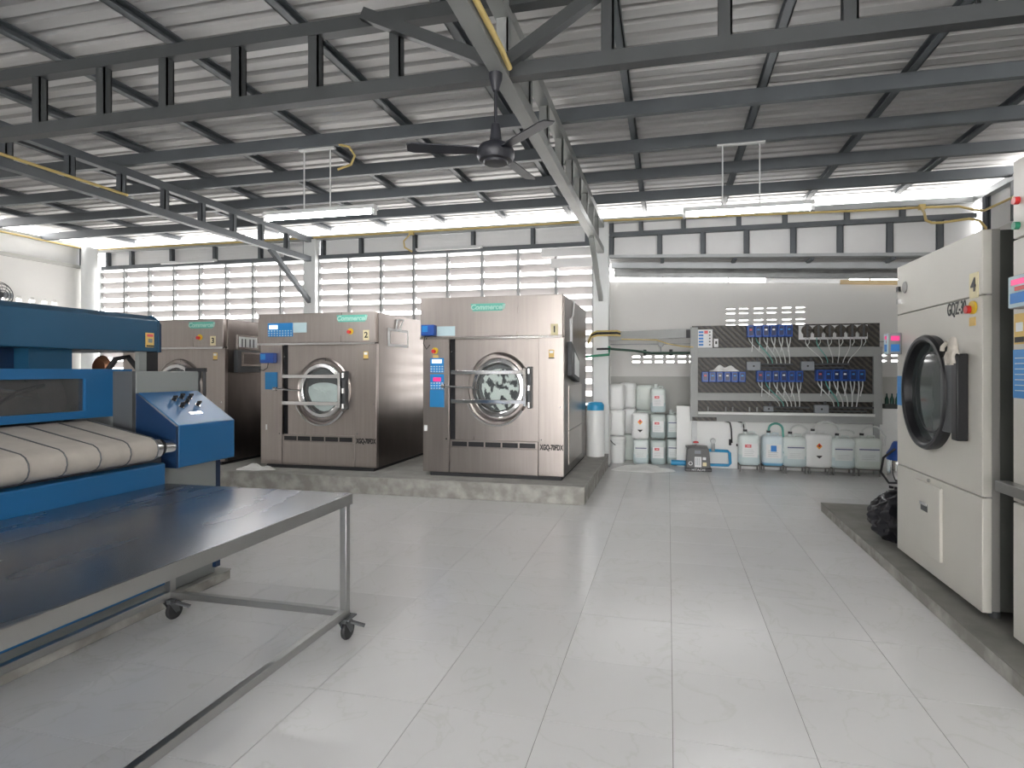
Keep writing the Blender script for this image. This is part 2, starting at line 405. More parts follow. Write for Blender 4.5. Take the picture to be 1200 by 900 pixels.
def column(name, x, w=0.26):
    r = struct(name, (x, 9.86, 0))
    Box(x-w/2, x+w/2, 9.86-.09, 9.86+.12, 0, 4.24).build('post', col_white, r, bev=0.01)
    Box(x-w/2-.04, x+w/2+.04, 9.73, 10.02, 0, 0.02).build('base_plate', steel_light, r)
    return r
column('trim_4', -1.14); column('trim_5', -6.87)
r = struct('trim_6', (-12.2, 9.75, 0)); M().cyl((-12.2, 9.72, 0), (-12.2, 9.72, 4.3), 0.15, 20).build('post', col_white, r, smooth=40)

# ------------------------------------------------------------ setting: back wall, louvres
wall_back = struct('wall_back', (0, YB, 0))
Box(XL, -1.0, YB+.02, YB+.14, 0, 1.0).build('low_wall', wall_white, wall_back)
def band(x0, x1, z0, z1, studs, zslope=0.0):
    for x in (x0, x1): pass
    prev = x0
    for x in list(studs)+[x1]:
        if x-prev > 0.05:
            m = M(); n = max(2, int((z1-z0)/0.055)); pr = []
            # ribbed sheet: shallow steps
            for k in range(n):
                a = z0+(z1-z0)*k/n; b = z0+(z1-z0)*(k+1)/n
                pr += [(YB+.07, a), (YB+.07, b-.008), (YB+.074, b-.006), (YB+.074, b-.001)]
            m.add([(q, yy, zz) for q in (prev+.02, x-.02) for yy, zz in pr], [(i, i+1, len(pr)+i+1, len(pr)+i) for i in range(len(pr)-1)])
            m.build('panel', panel_white, wall_back)
        prev = x
    for x in studs:
        M().channel((x, YB+.03, z0), (x, YB+.03, z1), 0.075, 0.07, 0.012, (-1, 0, 0)).build('stud', steel_paint, wall_back)
band(-12.1, -7.0, 3.94, 4.24, (-11.95, -11.32, -10.27, -9.19, -8.1, -7.49, -7.06))
band(-6.74, -1.27, 3.94, 4.24, (-6.66, -5.83, -4.70, -3.53, -2.39, -1.40))
Box(XL, XR, YB-.03, YB+.09, 4.24, 4.33).build('wall_plate', galv_beam, wall_back)
Box(-12.1, -7.0, YB-.02, YB+.08, 3.86, 3.94).build('girt', steel_paint, wall_back)
Box(-6.74, -1.27, YB-.02, YB+.08, 3.86, 3.94).build('girt', steel_paint, wall_back)
PITCH = 0.216
def slat_mesh(w):
    m = M(); a = math.radians(38); L_ = 0.165
    # blade: inner edge high, outer edge low, slight curve
    pts = [(0.0, 0.0), (0.03, -0.035), (0.065, -0.085), (0.085, -0.125)]
    poly = [(p[0], p[1]+.005) for p in pts]+[(p[0], p[1]-.005) for p in pts[::-1]]
    return m.prism(poly, 'x', 0.0, w).mesh('slat', slat_m)
def louvre(name, edges, z0, z1):
    r = struct(name, (edges[0], YB, z0))
    for i, x in enumerate(edges):
        Box(x-.022, x+.022, YB-.02, YB+.06, z0, z1).build('mullion', steel_light, r)
    Box(edges[0], edges[-1], YB-.02, YB+.06, z0-.05, z0).build('sill', steel_light, r)
    for i in range(len(edges)-1):
        w = edges[i+1]-edges[i]-.044
        me = slat_mesh(w); z = z1-.06
        while z > z0+.02:
            piece('slat', me, r, (edges[i]+.022-edges[0], 0.0, z-z0)); z -= PITCH
louvre('window_1', [-12.12+0.645*k for k in range(9)], 1.05, 3.86)
louvre('window_2', [-6.74, -6.08, -5.39, -4.71, -4.03, -3.35, -2.66, -1.96, -1.29], 1.05, 3.86)

w2f = bpy.data.objects['window_2']
Box(-2.22, -1.3, YB-.035, YB-.022, 3.70, 3.85).build('cover_board', panel_white, w2f)
Box(-2.05, -1.3, YB-.036, YB-.023, 3.50, 3.66).build('cover_board', panel_white, w2f)
for a, b, zz, lb in ((-4.63, -3.32, 3.93, 'unlit slim white batten lamp under the beam between column and right washer'), (-10.45, -9.08, 3.93, 'unlit slim white batten lamp under the beam above the left washer')):
    t = thing('batten_lamp', lb, 'lamp', ((a+b)/2, 9.8, zz), group='unlit batten lamps')
    Box(a, b, 9.80, 9.87, zz-.01, zz+.03).build('lamp_body', lamp_white, t, bev=.006)
    M().cyl((a+.03, 9.805, zz-.02), (b-.03, 9.805, zz-.02), .014, 10).build('tube', paper, t, smooth=60)

# left wall with an eave band and round-cornered vent openings
wl = struct('wall_left', (XL, 5, 0))
vh = []
for k, yy in enumerate((7.2, 7.45, 7.7, 7.95, 8.25, 8.50, 8.73, 8.96, 9.15)):
    for z in (2.60, 2.84, 3.05): vh.append((yy-.055, yy+.055, z-.03, z+.03)); vh.append((yy-.035, yy+.035, z+.06, z+.075))
holes_wall(YF, YB, 0, 3.86, vh, XL-.12, XL, 'y').build('masonry', wall_white, wl)
Box(XL-.1, XL+.05, YF, YB, 3.86, 3.93).build('girt', wall_grey, wl)
Box(XL-.1, XL+.05, YF, YB, 4.30, 4.38).build('wall_plate', galv_beam, wl)
yst = [YF+.1+.63*k for k in range(0, 20)]+[9.72]
for q, yy in enumerate(yst):
    M().channel((XL, yy, 3.93), (XL, yy, 4.30), 0.07, 0.075, 0.012, (0, -1, 0)).build('stud', steel_paint, wl)
    if q < len(yst)-1: Box(XL-.08, XL-.06, yy, yst[q+1], 3.93, 4.30).build('panel', panel_white, wl)
# right wall behind the dryers
wr = struct('wall_right', (XR, 5, 0))
Box(XR, XR+.12, YF, YA+.12, 0, 3.7).build('masonry', wall_white, wr)
Box(XR-.05, XR+.1, YF, YB, 4.24, 4.33).build('wall_plate', galv_beam, wr)
for k in range(27):
    yy = YF+.1+.7*k
    if yy < 9.8: M().channel((XR, yy, 3.7), (XR, yy, 4.24), 0.07, 0.075, 0.012, (0, -1, 0)).build('stud', steel_paint, wr); Box(XR+.06, XR+.08, yy, min(yy+.7, YB), 3.7, 4.24).build('panel', panel_white, wr)

# front wall behind the photographer, with an unseen wide opening added to let daylight in
wf = struct('wall_front', (0, YF, 0))
Box(XL, -3.4, YF-.12, YF, 0, 4.5).build('masonry', mat('front_wall_beige', (0.46, 0.42, 0.37), .8), wf)
Box(-3.4, XR, YF-.12, YF, 3.7, 4.5).build('lintel', mat('front_wall_beige', (0.46, 0.42, 0.37), .8), wf)

# ------------------------------------------------------------ setting: alcove (lean-to) on the right of the column
def sl(x): return -0.042*(x+1.0)
wa = struct('wall_alcove', (0, YA, 0))
vent = []
for i in range(6):
    x = 1.06+0.23*i+(0.03 if i > 1 else 0)+(0.03 if i > 3 else 0)
    for z in (2.50, 2.585, 2.715, 2.80): vent.append((x, x+.165, z+.004, z+.028))
for i in range(24):
    x = -0.68+0.215*i
    if x > 4.3: break
    for z in (1.83, 1.93): vent.append((x, x+.15, z-.016, z+.018))
w = holes_wall(-1.1, XR, 1.55, 3.10, vent, YA, YA+.12); w.build('masonry', wall_white, wa)
m = M(); vs = []
for yy in (YA, YA+.12):
    vs += [(-1.1, yy, 3.10), (XR, yy, 3.10), (XR, yy, 3.405+sl(XR)), (-1.1, yy, 3.405)]
m.add(vs, [(0,1,2,3), (7,6,5,4), (0,4,5,1), (1,5,6,2), (2,6,7,3), (3,7,4,0)]); m.build('top_course', wall_white, wa)
Box(-1.1, XR, YA, YA+.12, 0, 1.55).build('dado', wall_grey, wa)
rw = Box(-1.22, -1.11, 10.0, YA+.12, 0, 3.6).build('wall_return', wall_white); rw['kind'] = 'structure'
m = M().beam((-1.1, YA-.02, 2.17), (4.5, YA-.02, 2.17), .03, .02); m.build('cable_rail', steel_light, wa)
# header: two bands of white sheet between steel
hd = struct('trim_7', (1.7, YB, 3.6))
def hband(x0, x1, z0, z1, name='panel'):
    m = M(); vs = []
    for yy in (YB+.06, YB+.075): vs += [(x0, yy, z0(x0)), (x1, yy, z0(x1)), (x1, yy, z1(x1)), (x0, yy, z1(x0))]
    m.add(vs, [(0,1,2,3), (7,6,5,4), (0,4,5,1), (1,5,6,2), (2,6,7,3), (3,7,4,0)]); m.build(name, panel_white, hd)
zm = lambda x: 4.05
zl = lambda x: 3.68+sl(x)*0.9
for a, b in zip([-1.0, -.46, .255, 1.15, 1.87, 2.8, 3.6], [-.46, .255, 1.15, 1.87, 2.8, 3.6, XR]): hband(a, b, zm, lambda x: 4.24)
for a, b in zip([-1.0, -.14, .577, 1.274, 2.0, 2.7, 3.42, 4.12], [-.14, .577, 1.274, 2.0, 2.7, 3.42, 4.12, XR]): hband(a, b, zl, zm)
for x in (-.97, -.46, .255, 1.15, 1.87, 2.8, 3.6): M().channel((x, YB+.02, 4.05), (x, YB+.02, 4.24), .075, .07, .012, (-1,0,0)).build('stud', steel_paint, hd)
for x in (-.97, -.14, .577, 1.274, 2.0, 2.7, 3.42, 4.12): M().channel((x, YB+.02, zl(x)), (x, YB+.02, 4.02), .085, .07, .012, (-1,0,0)).build('stud', steel_paint, hd)
M().beam((-1.0, YB+.01, 4.035), (XR, YB+.01, 4.035), .10, .075).build('girt', steel_paint, hd)
M().beam((-1.0, YB+.02, 3.66), (XR, YB+.02, 3.66+sl(XR)*.9), .10, .05).build('girt', galv_beam, hd)
# lean-to roof and its two purlins
lt = struct('ceiling_alcove', (1.7, 10.5, 3.6))
def lroof():
    m = M(); n = 8; pr = []
    for k in range(n):
        a = 9.98+1.32*k/n; b = 9.98+1.32*(k+1)/n
        pr += [(a, 3.70-.05*(a-9.98)), (b-.05, 3.70-.05*(b-9.98)), (b-.035, 3.73-.05*(b-9.98)), (b-.012, 3.73-.05*(b-9.98))]
    m.add([(x, yy, zz+sl(x)) for x in (-1.1, XR+.1) for yy, zz in pr], [(i, i+1, len(pr)+i+1, len(pr)+i) for i in range(len(pr)-1)])
    return m
lroof().build('roof_sheet', roof_m, lt)
M().beam((-1.0, 10.3, 3.575), (XR, 10.3, 3.575+sl(XR)), .09, .10).build('purlin', galv_beam, lt)
M().beam((-1.0, 10.8, 3.53), (XR, 10.8, 3.53+sl(XR)), .09, .17).build('purlin', steel_light, lt)
for x in (-.1, 1.1, 2.3, 3.5):
    M().beam((x, 9.98, 3.64+sl(x)), (x, 11.25, 3.60+sl(x)), .06, .05).build('batten', steel_paint, lt)
    M().beam((x, 11.08, 3.41+sl(x)), (x, 11.08, 3.60+sl(x)), .025, .03).build('hanger', steel_light, lt)
M().beam((1.75, YA-.02, 3.44+sl(1.75)), (3.15, YA-.02, 3.44+sl(3.15)), .03, .085).build('closing_strip', panel_white, lt)
M().beam((3.0, YA-.04, 3.41+sl(3.0)), (4.4, YA-.04, 3.41+sl(4.4)), .03, .075).build('timber_strip', wood_m, lt)
# low white wall in the alcove
lw = Box(0.144, 3.75, 10.06, 10.2, 0, 1.045).build('wall_low', low_white, None); lw['kind'] = 'structure'

# ------------------------------------------------------------ yellow conduits
def conduit(pts, label, r=0.017, boxes=()):
    t = thing('cable_conduit', label, 'conduit', pts[0])
    M().tube(pts, r, 8).build('pipe', conduit_y, t, smooth=60)
    for b in boxes: Box(b[0]-.045, b[0]+.045, b[1]-.03, b[1]+.03, b[2]-.04, b[2]+.04).build('junction_box', conduit_y, t, bev=.006)
    return t
conduit([(-1.055, -2.5, 3.74), (-1.055, 1, 3.74), (-1.055, 3.5, 3.74), (-1.06, 3.72, 3.73)], 'yellow conduit running along the main roof truss to the fan', .02)
conduit([(-12.1, 9.8, 4.29), (-9, 9.84, 4.28), (-6.5, 9.84, 4.285), (-3.5, 9.84, 4.28), (-1.0, 9.8, 4.27), (.5, 9.78, 4.23), (2.8, 9.76, 4.18), (3.8, 9.75, 4.17), (4.3, 9.74, 4.15), (4.44, 9.6, 4.05), (4.45, 9.35, 3.97), (4.46, 8.4, 3.95), (4.46, 5, 3.95)],
        'long yellow conduit along the top beam of the back wall', .018, boxes=((-4.72, 9.82, 4.26), (-8.15, 9.82, 4.26), (3.8, 9.73, 4.17)))
conduit([(3.78, 9.70, 4.15), (3.70, 9.4, 4.0), (3.585, 9.05, 3.80), (3.64, 9.0, 3.75), (3.76, 9.0, 3.745), (4.1, 9.0, 3.78), (4.22, 9.0, 3.75), (4.30, 9.0, 3.65), (4.32, 9.0, 3.0)], 'yellow conduit branch dropping towards the dryers from the junction box', .018)
conduit([(-4.74, 9.80, 4.23), (-4.86, 9.78, 4.1), (-4.84, 9.78, 3.98), (-4.70, 9.80, 3.9)], 'short curved yellow conduit looping under the back wall junction box', .015)
conduit([(-6.80, -2, 3.92), (-6.80, 2, 3.92), (-6.80, 5.9, 3.92)], 'yellow conduit laid on the left roof truss', .018)
conduit([(-7.9, 1, 3.93), (-7.9, 4.4, 3.93), (-7.9, 5.0, 3.95)], 'second yellow conduit running left of the left roof truss', .018)
conduit([(-12.3, 5, 4.29), (-12.3, 7.5, 4.29), (-12.28, 9.6, 4.29)], 'pale yellow conduit on top of the left wall', .018)
conduit([(-3.75, 5.9, 4.30), (-3.62, 5.9, 4.26), (-3.56, 5.92, 4.16), (-3.62, 5.94, 4.07), (-3.80, 5.95, 4.03)], 'short hooked conduit hanging beside the hung lamp rods', .014)

# ------------------------------------------------------------ fluorescent lamps
def lamp(x0, x1, y, z, label, rods, ztop=4.30):
    t = thing('fluorescent_lamp', label, 'lamp', ((x0+x1)/2, y, z), group='hung fluorescent lamps')
    m = M().prism([(y-.06, z+.03), (y-.035, z+.085), (y+.035, z+.085), (y+.06, z+.03)], 'x', x0, x1); m.build('reflector', lamp_white, t)
    for x in (x0+.02, x1-.02): Box(x-.02, x+.02, y-.03, y+.03, z-.03, z+.03).build('tube_holder', lamp_white, t)
    M().cyl((x0+.03, y, z), (x1-.03, y, z), .02, 12).build('tube', tubeglow, t, smooth=60)
    for x in rods: M().cyl((x, y, z+.08), (x, y, ztop), .008, 8).build('hanger_rod', lamp_white, t)
    if rods: Box(min(rods)-.06, max(rods)+.06, y-.025, y+.025, ztop-.02, ztop).build('mounting_plate', lamp_white, t)
    return t
lamp(-4.79, -3.31, 5.95, 3.50, 'glowing tube lamp hung on two rods above the middle washer', (-4.25, -3.90))
lamp(0.17, 1.61, 6.90, 3.50, 'glowing tube lamp hung on two rods in front of the header right of the column', (0.62, 1.03))
lamp(-2.4, -1.0, 1.2, 3.50, 'added unseen tube lamp hung over the open floor in front of the washers', (-1.95, -1.5))  # this one and those below are out of view, added for light
lamp(1.2, 2.7, 1.2, 3.50, 'added unseen tube lamp hung over the right dryer', (1.75, 2.15))
for x0, yy in ((-10.5, -3.0), (-6, -3.0), (-2.4, -3.0), (1.2, -3.0), (-6, -6.5), (-2.4, -6.5), (1.2, -6.5)):  # extra lamp rows behind the camera, added to brighten the hall
    lamp(x0, x0+1.4, yy, 3.5, 'added unseen tube lamp of the rows hung over the rear of the hall', (x0+.4, x0+.9))
lamp(-7.6, -6.1, 1.2, 3.50, 'added unseen tube lamp hung over the blue ironer', (-7.1, -6.6))  # also unseen, added as fill light

# ------------------------------------------------------------ ceiling fan
fx, fy = -1.16, 3.72
t = thing('ceiling_fan', 'black ceiling fan hung from the junction of the roof trusses', 'fan', (fx, fy, 3.1))
M().lathe([(.02, 3.74), (.05, 3.74), (.045, 3.66), (.02, 3.58)], (fx, fy, 0), 16).build('canopy', fan_m, t, smooth=40)
M().cyl((fx, fy, 3.25), (fx, fy, 3.62), .012, 10).build('rod', fan_m, t, smooth=40)
M().lathe([(.018, 3.36), (.03, 3.35), (.042, 3.24), (.06, 3.225), (.11, 3.20), (.13, 3.165), (.13, 3.13), (.115, 3.10), (.085, 3.095), (.08, 3.082), (.0, 3.08)], (fx, fy, 0), 28).build('motor', fan_m, t, smooth=40)
for k in range(3):
    a = math.radians(80+120*k); d = Vector((math.cos(a), math.sin(a), 0)); n = Vector((-d.y, d.x, 0))
    vs = []
    for q, wd in ((.10, .035), (.2, .045), (.28, .05), (.56, .055), (.60, .04)):
        for sgn in (-1, 1):
            c = Vector((fx, fy, 3.165))+d*q+n*sgn*wd+Vector((0, 0, sgn*wd*.18)); vs += [c+Vector((0,0,.004)), c-Vector((0,0,.004))]
    fs = []
    for q in range(4):
        b = q*4; e = b+4
        fs += [(b, b+2, e+2, e), (b+1, e+1, e+3, b+3), (b, e, e+1, b+1), (b+2, b+3, e+3, e+2)]
    fs += [(0, 1, 3, 2), (16, 18, 19, 17)]
    M().add(vs, fs).build('blade', fan_m, t)

# ------------------------------------------------------------ concrete plinths
conc_dull = mat('dull_concrete', (0.21, 0.205, 0.185), 0.8, var=0.2, scale=5, bump=0.5, space='World')
def plinth(name, x0, x1, y0, y1, h, label, top=conc):
    r = thing(name, label, 'plinth', ((x0+x1)/2, (y0+y1)/2, 0))
    random.seed(3)
    m = M(); n = 40
    def edge(u, k): return (random.random()-.5)*.012
    m.box(x0, x1, y0, y1, 0, h-.012); m.build('concrete_body', conc_edge, r, bev=.008)
    Box(x0-.004, x1+.004, y0-.004, y1+.004, h-.012, h)  .build('screed_top', top, r, bev=.005)
    return r
plinth('concrete_plinth', -9.6, -1.0, 6.86, 9.7, 0.23, 'raised rough concrete plinth under the steel washers')
plinth('concrete_plinth', 1.755, 4.5, -1.2, 7.2, 0.105, 'low concrete plinth under the cream dryers', conc_dull)

# ------------------------------------------------------------ washers
def washer(loc, wd, zt, zh, dep, label, emst, cfg, code, num, rec_r, cx):
    """local frame: x to the right from the left front edge, y to the back, z up from the plinth top"""
    t = thing('washer_extractor', label, 'washer', loc, world=False, group='steel washer extractors')
    B = 0.045
    cl, cr = cfg['cl'], cfg['cr']         # inner edges of the two columns
    zs = 0.475                            # top of the lower panel
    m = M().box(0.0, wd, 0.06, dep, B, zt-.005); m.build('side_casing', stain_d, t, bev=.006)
    Box(0.12, wd-.03, -.02, dep, 0.0, B).build('base_frame', rubber, t)
    Box(-.03, wd-.015, -.015, 0.14, zh, zt).build('header_panel', stain, t, bev=.006)
    Box(-.03, wd-.015, -.028, -.012, zh-.03, zh-.002).build('header_lip', chrome, t)
    Box(0.0, cl, 0.0, 0.07, B, zh-.02).build('left_panel', stain, t, bev=.006)
    Box(cr, wd, 0.0, 0.07, B, zh-.02).build('right_panel', stain, t, bev=.006)
    Box(cl+.005, cr-.005, 0.0, 0.07, B, zs-.085).build('lower_panel', stain, t, bev=.004)
    v = Box(cl+.005, cr-.005, 0.0, 0.07, zs-.083, zs+.015).build('vent_strip', stain, t, bev=.004)
    n = 5; pw = (cr-cl-.06)/n
    for k in range(n): Box(cl+.03+k*pw+.012, cl+.03+(k+1)*pw-.012, -.006, .02, zs-.07, zs-.008).build('vent_slot', black, v)
    Box(cl+.07, cr-.005, 0.045, 0.075, zs+.015, zh-.02).build('front_panel', stain, t)
    Box(cl, cl+.075, 0.05, 0.075, zs+.015, zh-.02).build('drain_gap', dark_void, t)
    # door
    cz = cfg['cz']; sx = 0.92
    d = M().lathe([(.475, .02), (.475, -.015), (.455, -.03), (.43, -.015), (.42, .03)], (cx, 0.05, cz), 48, sx, 1, 'y').build('door_rim', stain, t, smooth=30)
    dr = M().lathe([(.40, .03), (.40, -.04), (.385, -.055), (.34, -.06), (.325, -.05), (.32, .0), (.315, .03)], (cx, 0.03, cz), 48, sx, 1, 'y').build('door_ring', chrome, t, smooth=30)
    M().lathe([(.318, .0), (.0, -.012)], (cx, -.035, cz), 40, sx, 1, 'y').build('door_glass', door_glass, t, smooth=60)
    M().lathe([(.33, .0), (.31, .02), (.31, .04)], (cx, 0.01, cz), 40, sx, 1, 'y').build('drum_mouth', stain_d, t, smooth=60)
    M().lathe([(.325, .0), (.0, .002)], (cx, 0.036, cz), 40, sx, 1, 'y').build('drum_back', grey_dk, t)
    lm = linen_b if cfg.get('print') else linen_m
    def blob(u, q):
        a = u*2*PI; r = q*.285*(1+.05*math.sin(3*a)); zz = r*math.sin(a)*(.95 if math.sin(a) < .3 else cfg.get('fill', .9))
        return (cx+.02+r*math.cos(a)*.9, .004+.018*q+.006*math.sin(9*a+q*7), cz-.02+zz)
    M().grid(blob, 24, 6).build('laundry_load', lm, t, smooth=60)
    # gutter under the door
    M().lathe([(.50, .03), (.50, -.05), (.475, -.06), (.465, -.02), (.465, .03)], (cx-.03, 0.05, cz-.02), 30, sx*.98, 1, 'y', math.radians(205), math.radians(325)).build('drip_guard', chrome, t, smooth=30)
    bl, br = cfg['bars']
    for zz in (cz+.205, cz-.185): Box(bl, br, -.075, -.05, zz-.026, zz+.026).build('door_bar', chrome, t, bev=.004)
    Box(br-.03, br+.012, -.085, -.05, cz-.24, cz+.26).build('hinge_post', chrome, t, bev=.004)
    h = Box(br+.02, br+.075, -.05, .06, cz-.27, cz+.28).build('hinge', grey_dk, t, bev=.006)
    for zz in (-.22, 0, .22): M().cyl((br+.045, -.06, cz+zz-.035), (br+.045, -.06, cz+zz+.035), .024, 10).build('hinge_pin', chrome, h, smooth=40)
    M().cyl((bl-.10, -.085, cz+.02), (bl+.33, -.085, cz), .014, 8).cyl((bl-.13, -.085, cz+.02), (bl-.09, -.085, cz+.02), .032, 10).build('door_handle', chrome, t, smooth=40)
    # banner
    x0, x1, z1 = cfg['banner']
    bn = M().prism([(x0, z1), (x1, z1+.0), (x1-.03, z1-.10), (x0+.03, z1-.10)], 'y', -.022, -.014).build('brand_banner', teal, t)
    text('lettering', 'Commercell', .095, ((x0+x1)/2, -.0245, z1-.05), FY, teal_ink, bn, 1.0, .25, .003)
    # number tag, caution sticker, code
    nx, nz = cfg['tag']
    g = Box(nx, nx+.095, -.021, -.014, nz, nz+.145).build('number_tag', tag_cream, t)
    text('lettering', num, .115, (nx+.048, -.023, nz+.072), FY, ink, g, 1.0, 0, .003)
    k = Box(wd-.20, wd-.13, -.006, 0, 1.60, 1.70).build('caution_sticker', sticker_y, t)
    Box(wd-.19, wd-.14, -.009, -.005, 1.655, 1.69).build('print', paper, k); Box(wd-.205, wd-.125, -.008, -.004, 1.585, 1.597).build('print', ink, k)
    if code: text('lettering', code, .095, (wd-.165, -.003, .42), FY, ink, t, .58, 0, .005)
    # emergency stop
    ex, ez = emst
    e = M().cyl((ex, -.004, ez+.01), (ex, -.022, ez+.01), .045, 16).build('emergency_stop_plate', yellow_m, t, smooth=40)
    M().cyl((ex-.01, -.02, ez), (ex-.01, -.06, ez), .026, 14).build('emergency_stop_button', red_m, e, smooth=40)
    Box(ex-.035, ex+.045, -.006, -.001, ez-.10, ez-.05).build('print', sticker_y, e)
    for px, pz in ((cl-.04, .5), (cr+.04, .52), (cl+.04, zh-.2), (wd-.05, .95)): M().cyl((px, .004, pz), (px, -.008, pz), .011, 8).build('bolt', chrome, t)
    return t
PZ = 0.23
def keypad(t, x0, x1, z0, z1, y=-.02, lcd=None, m=panel_blue, keys=(5, 3)):
    p = Box(x0, x1, y, y+.012, z0, z1).build('control_panel', m, t, bev=.003)
    if lcd:
        Box(lcd[0], lcd[1], y-.004, y, lcd[2], lcd[3]).build('display', lcd[4] if len(lcd) > 4 else screen_lit, p)
    q = M()
    for i in range(keys[0]):
        for j in range(keys[1]):
            xx = x0+(x1-x0)*(i+.5)/keys[0]; zz = z0+(z1-z0)*(j+.5)/keys[1]*.5
            q.box(xx-.011, xx+.011, y-.003, y, zz-.008, zz+.008)
    if keys[0]: q.build('keys', paper_bl, p)
    return p
def wall_unit(name, x0, x1, z0, z1, dep, y0, t):
    u = Box(x0, x1, y0-dep, y0, z0, z1).build(name, pump_blue, t, bev=.012)
    Box(x0+.02, x0+.10, y0-dep-.004, y0-dep, z0+.05, z1-.02).build('cover_window', panel_blue, u)
    return u
# right-hand washer
w1 = washer((-3.29, 7.2, PZ), 1.97, 2.42, 1.885, 2.0, 'large steel washer with printed black and white load behind its door', (0.185, 1.69),
            dict(cl=.385, cr=1.63, cz=1.20, bars=(.44, 1.47), banner=(.70, 1.17, 2.325), tag=(1.80, 1.89), print=True, fill=1.0), 'XGQ-70FDX', '1', .4, 1.08)
wall_unit('dosing_box', .02, .21, 1.90, 2.05, .10, -.015, w1)
Box(.215, .475, -.02, -.014, 1.90, 2.03).build('instruction_card', paper_bl, w1)
keypad(w1, .11, .31, 1.40, 1.60, -.012, (.14, .28, 1.53, 1.58))
keypad(w1, .11, .31, 1.17, 1.38, -.012, (.155, .27, 1.28, 1.335, screen_pink))
Box(.105, .315, -.010, .0, .93, 1.165).build('blue_cover', mat('blank_blue_panel', (0.02, .22, .50), .35), w1)
Box(.02, .065, -.004, .0, .60, .68).build('paper_label', paper, w1)
M().tube([(.06, -.06, 1.90), (.03, -.05, 1.80), (.07, -.04, 1.72), (.12, -.04, 1.78)], .006, 6).build('cable', rubber, w1)
# side screen and cable trunk on its right flank
sc = M().prism([(0.26, 1.36), (0.95, 1.26), (0.95, 1.58), (0.26, 1.82)], 'x', 1.97, 2.03).build('side_screen', grey_dk, w1, bev=.006)
M().prism([(0.5, 1.38), (0.88, 1.33), (0.88, 1.56), (0.5, 1.68)], 'x', 2.03, 2.034).build('display', paper, sc)
Box(1.97, 2.0, .45, .52, 1.75, 2.15).build('cable_trunk', paper, w1); M().tube([(1.985, .48, 2.14), (1.985, .62, 2.2), (1.985, .70, 2.36), (1.985, .72, 2.42)], .014, 8).build('cable', paper, w1)
Box(1.97, 1.976, .35, 1.5, .15, .60).build('access_panel', stain, w1); Box(1.97, 1.976, .35, 1.5, .62, 1.22).build('access_panel', stain, w1)
# middle washer
w2 = washer((-5.93, 7.27, PZ), 1.90, 2.265, 1.835, 2.2, 'large brownish steel washer in the middle with a pale wet load', (1.50, 1.98),
            dict(cl=.365, cr=1.56, cz=1.14, bars=(.42, 1.36), banner=(1.28, 1.76, 2.225), tag=(1.70, 1.86), fill=.5), 'XGQ-70FDX', '2', .4, 1.03)
wall_unit('dosing_box', .055, .285, 1.54, 1.69, .09, 0.0, w2)
keypad(w2, .14, .56, 1.93, 2.13, -.024, (.17, .31, 2.04, 2.10), keys=(9, 3))
Box(.57, .79, -.022, -.015, 1.985, 2.13).build('instruction_card', paper_bl, w2)
Box(.085, .29, -.010, .0, 1.15, 1.405).build('blue_cover', mat('blank_blue_panel', (0.02, .22, .50), .35), w2)
Box(.09, .115, -.004, .0, .55, .63).build('paper_label', paper, w2)
M().tube([(.17, -.05, 1.54), (.15, -.04, 1.47), (.08, -.04, 1.43), (.0, -.03, 1.44)], .006, 6).build('cable', rubber, w2)
sw = Box(1.90, 1.912, .33, .98, 1.79, 2.06).build('side_window', paper, w2); Box(1.912, 1.915, .38, .93, 1.83, 2.02).build('window_panel', stain_d, sw)
M().tube([(1.915, .65, 2.02), (1.93, .72, 2.15), (1.92, .80, 2.22), (1.915, .6, 2.2), (1.915, .55, 2.03)], .010, 7).build('cable', paper, w2)
# left washer, behind the ironer
w3 = washer((-8.46, 7.27, PZ), 1.90, 2.22, 1.79, 2.2, 'large steel washer on the left partly hidden behind the blue ironer', (1.47, 1.93),
            dict(cl=.365, cr=1.56, cz=1.14, bars=(.42, 1.36), banner=(1.27, 1.73, 2.175), tag=(1.66, 1.81), fill=.5), None, '3', .4, 1.03)
keypad(w3, .42, .70, 1.90, 2.09, -.024, None, paper_bl, keys=(4, 3))
sw = Box(1.90, 1.912, .25, .70, 1.77, 1.99).build('side_window', chrome, w3); Box(1.912, 1.916, .28, .67, 1.80, 1.96).build('window_pane', paper, sw)
for a in (.33, .40, .5, .58): Box(1.914, 1.918, a, a+.025, 1.80, 1.93).build('pipe_outline', grey_dk, sw)
sb = Box(1.90, 1.97, .18, .75, 1.40, 1.75).build('side_screen', grey_dk, w3, bev=.008); Box(1.97, 1.975, .26, .74, 1.50, 1.72).build('screen_bezel', chrome, sb); Box(1.975, 1.978, .30, .71, 1.53, 1.69).build('display', stain_d, sb)

# towel left on the washer plinth
def rag(name, c, sx, sy, h, label, cat='towel', seed=1, nu=28, nv=20, m=cloth_m):
    random.seed(seed); ph = [random.random()*6.3 for _ in range(8)]; cx, cy, cz = c
    def top(u, v):
        a = u*2*PI; q = v
        rr = q*(1+.16*math.sin(3*a+ph[0])+.10*math.sin(5*a+ph[1]))
        z = h*(1-q**2.2)*(.55+.25*math.sin(7*rr*math.cos(a)+ph[2])+.22*math.sin(9*rr*math.sin(a)+5*rr+ph[3]))+.012
        return (cx+sx*rr*math.cos(a), cy+sy*rr*math.sin(a), cz+max(z, .006) if q < .999 else cz+.002)
    return single(name, M().grid(top, nu, nv), m, c, label, cat, smooth=70)
rag('towel', (-5.83, 7.03, .232), .27, .13, .075, 'crumpled white towel on the plinth edge between the washers', seed=4)
rag('floor_towel', (-.42, 9.62, .001), .46, .36, .07, 'flattened white towel lying on the tiles by the containers', seed=9)

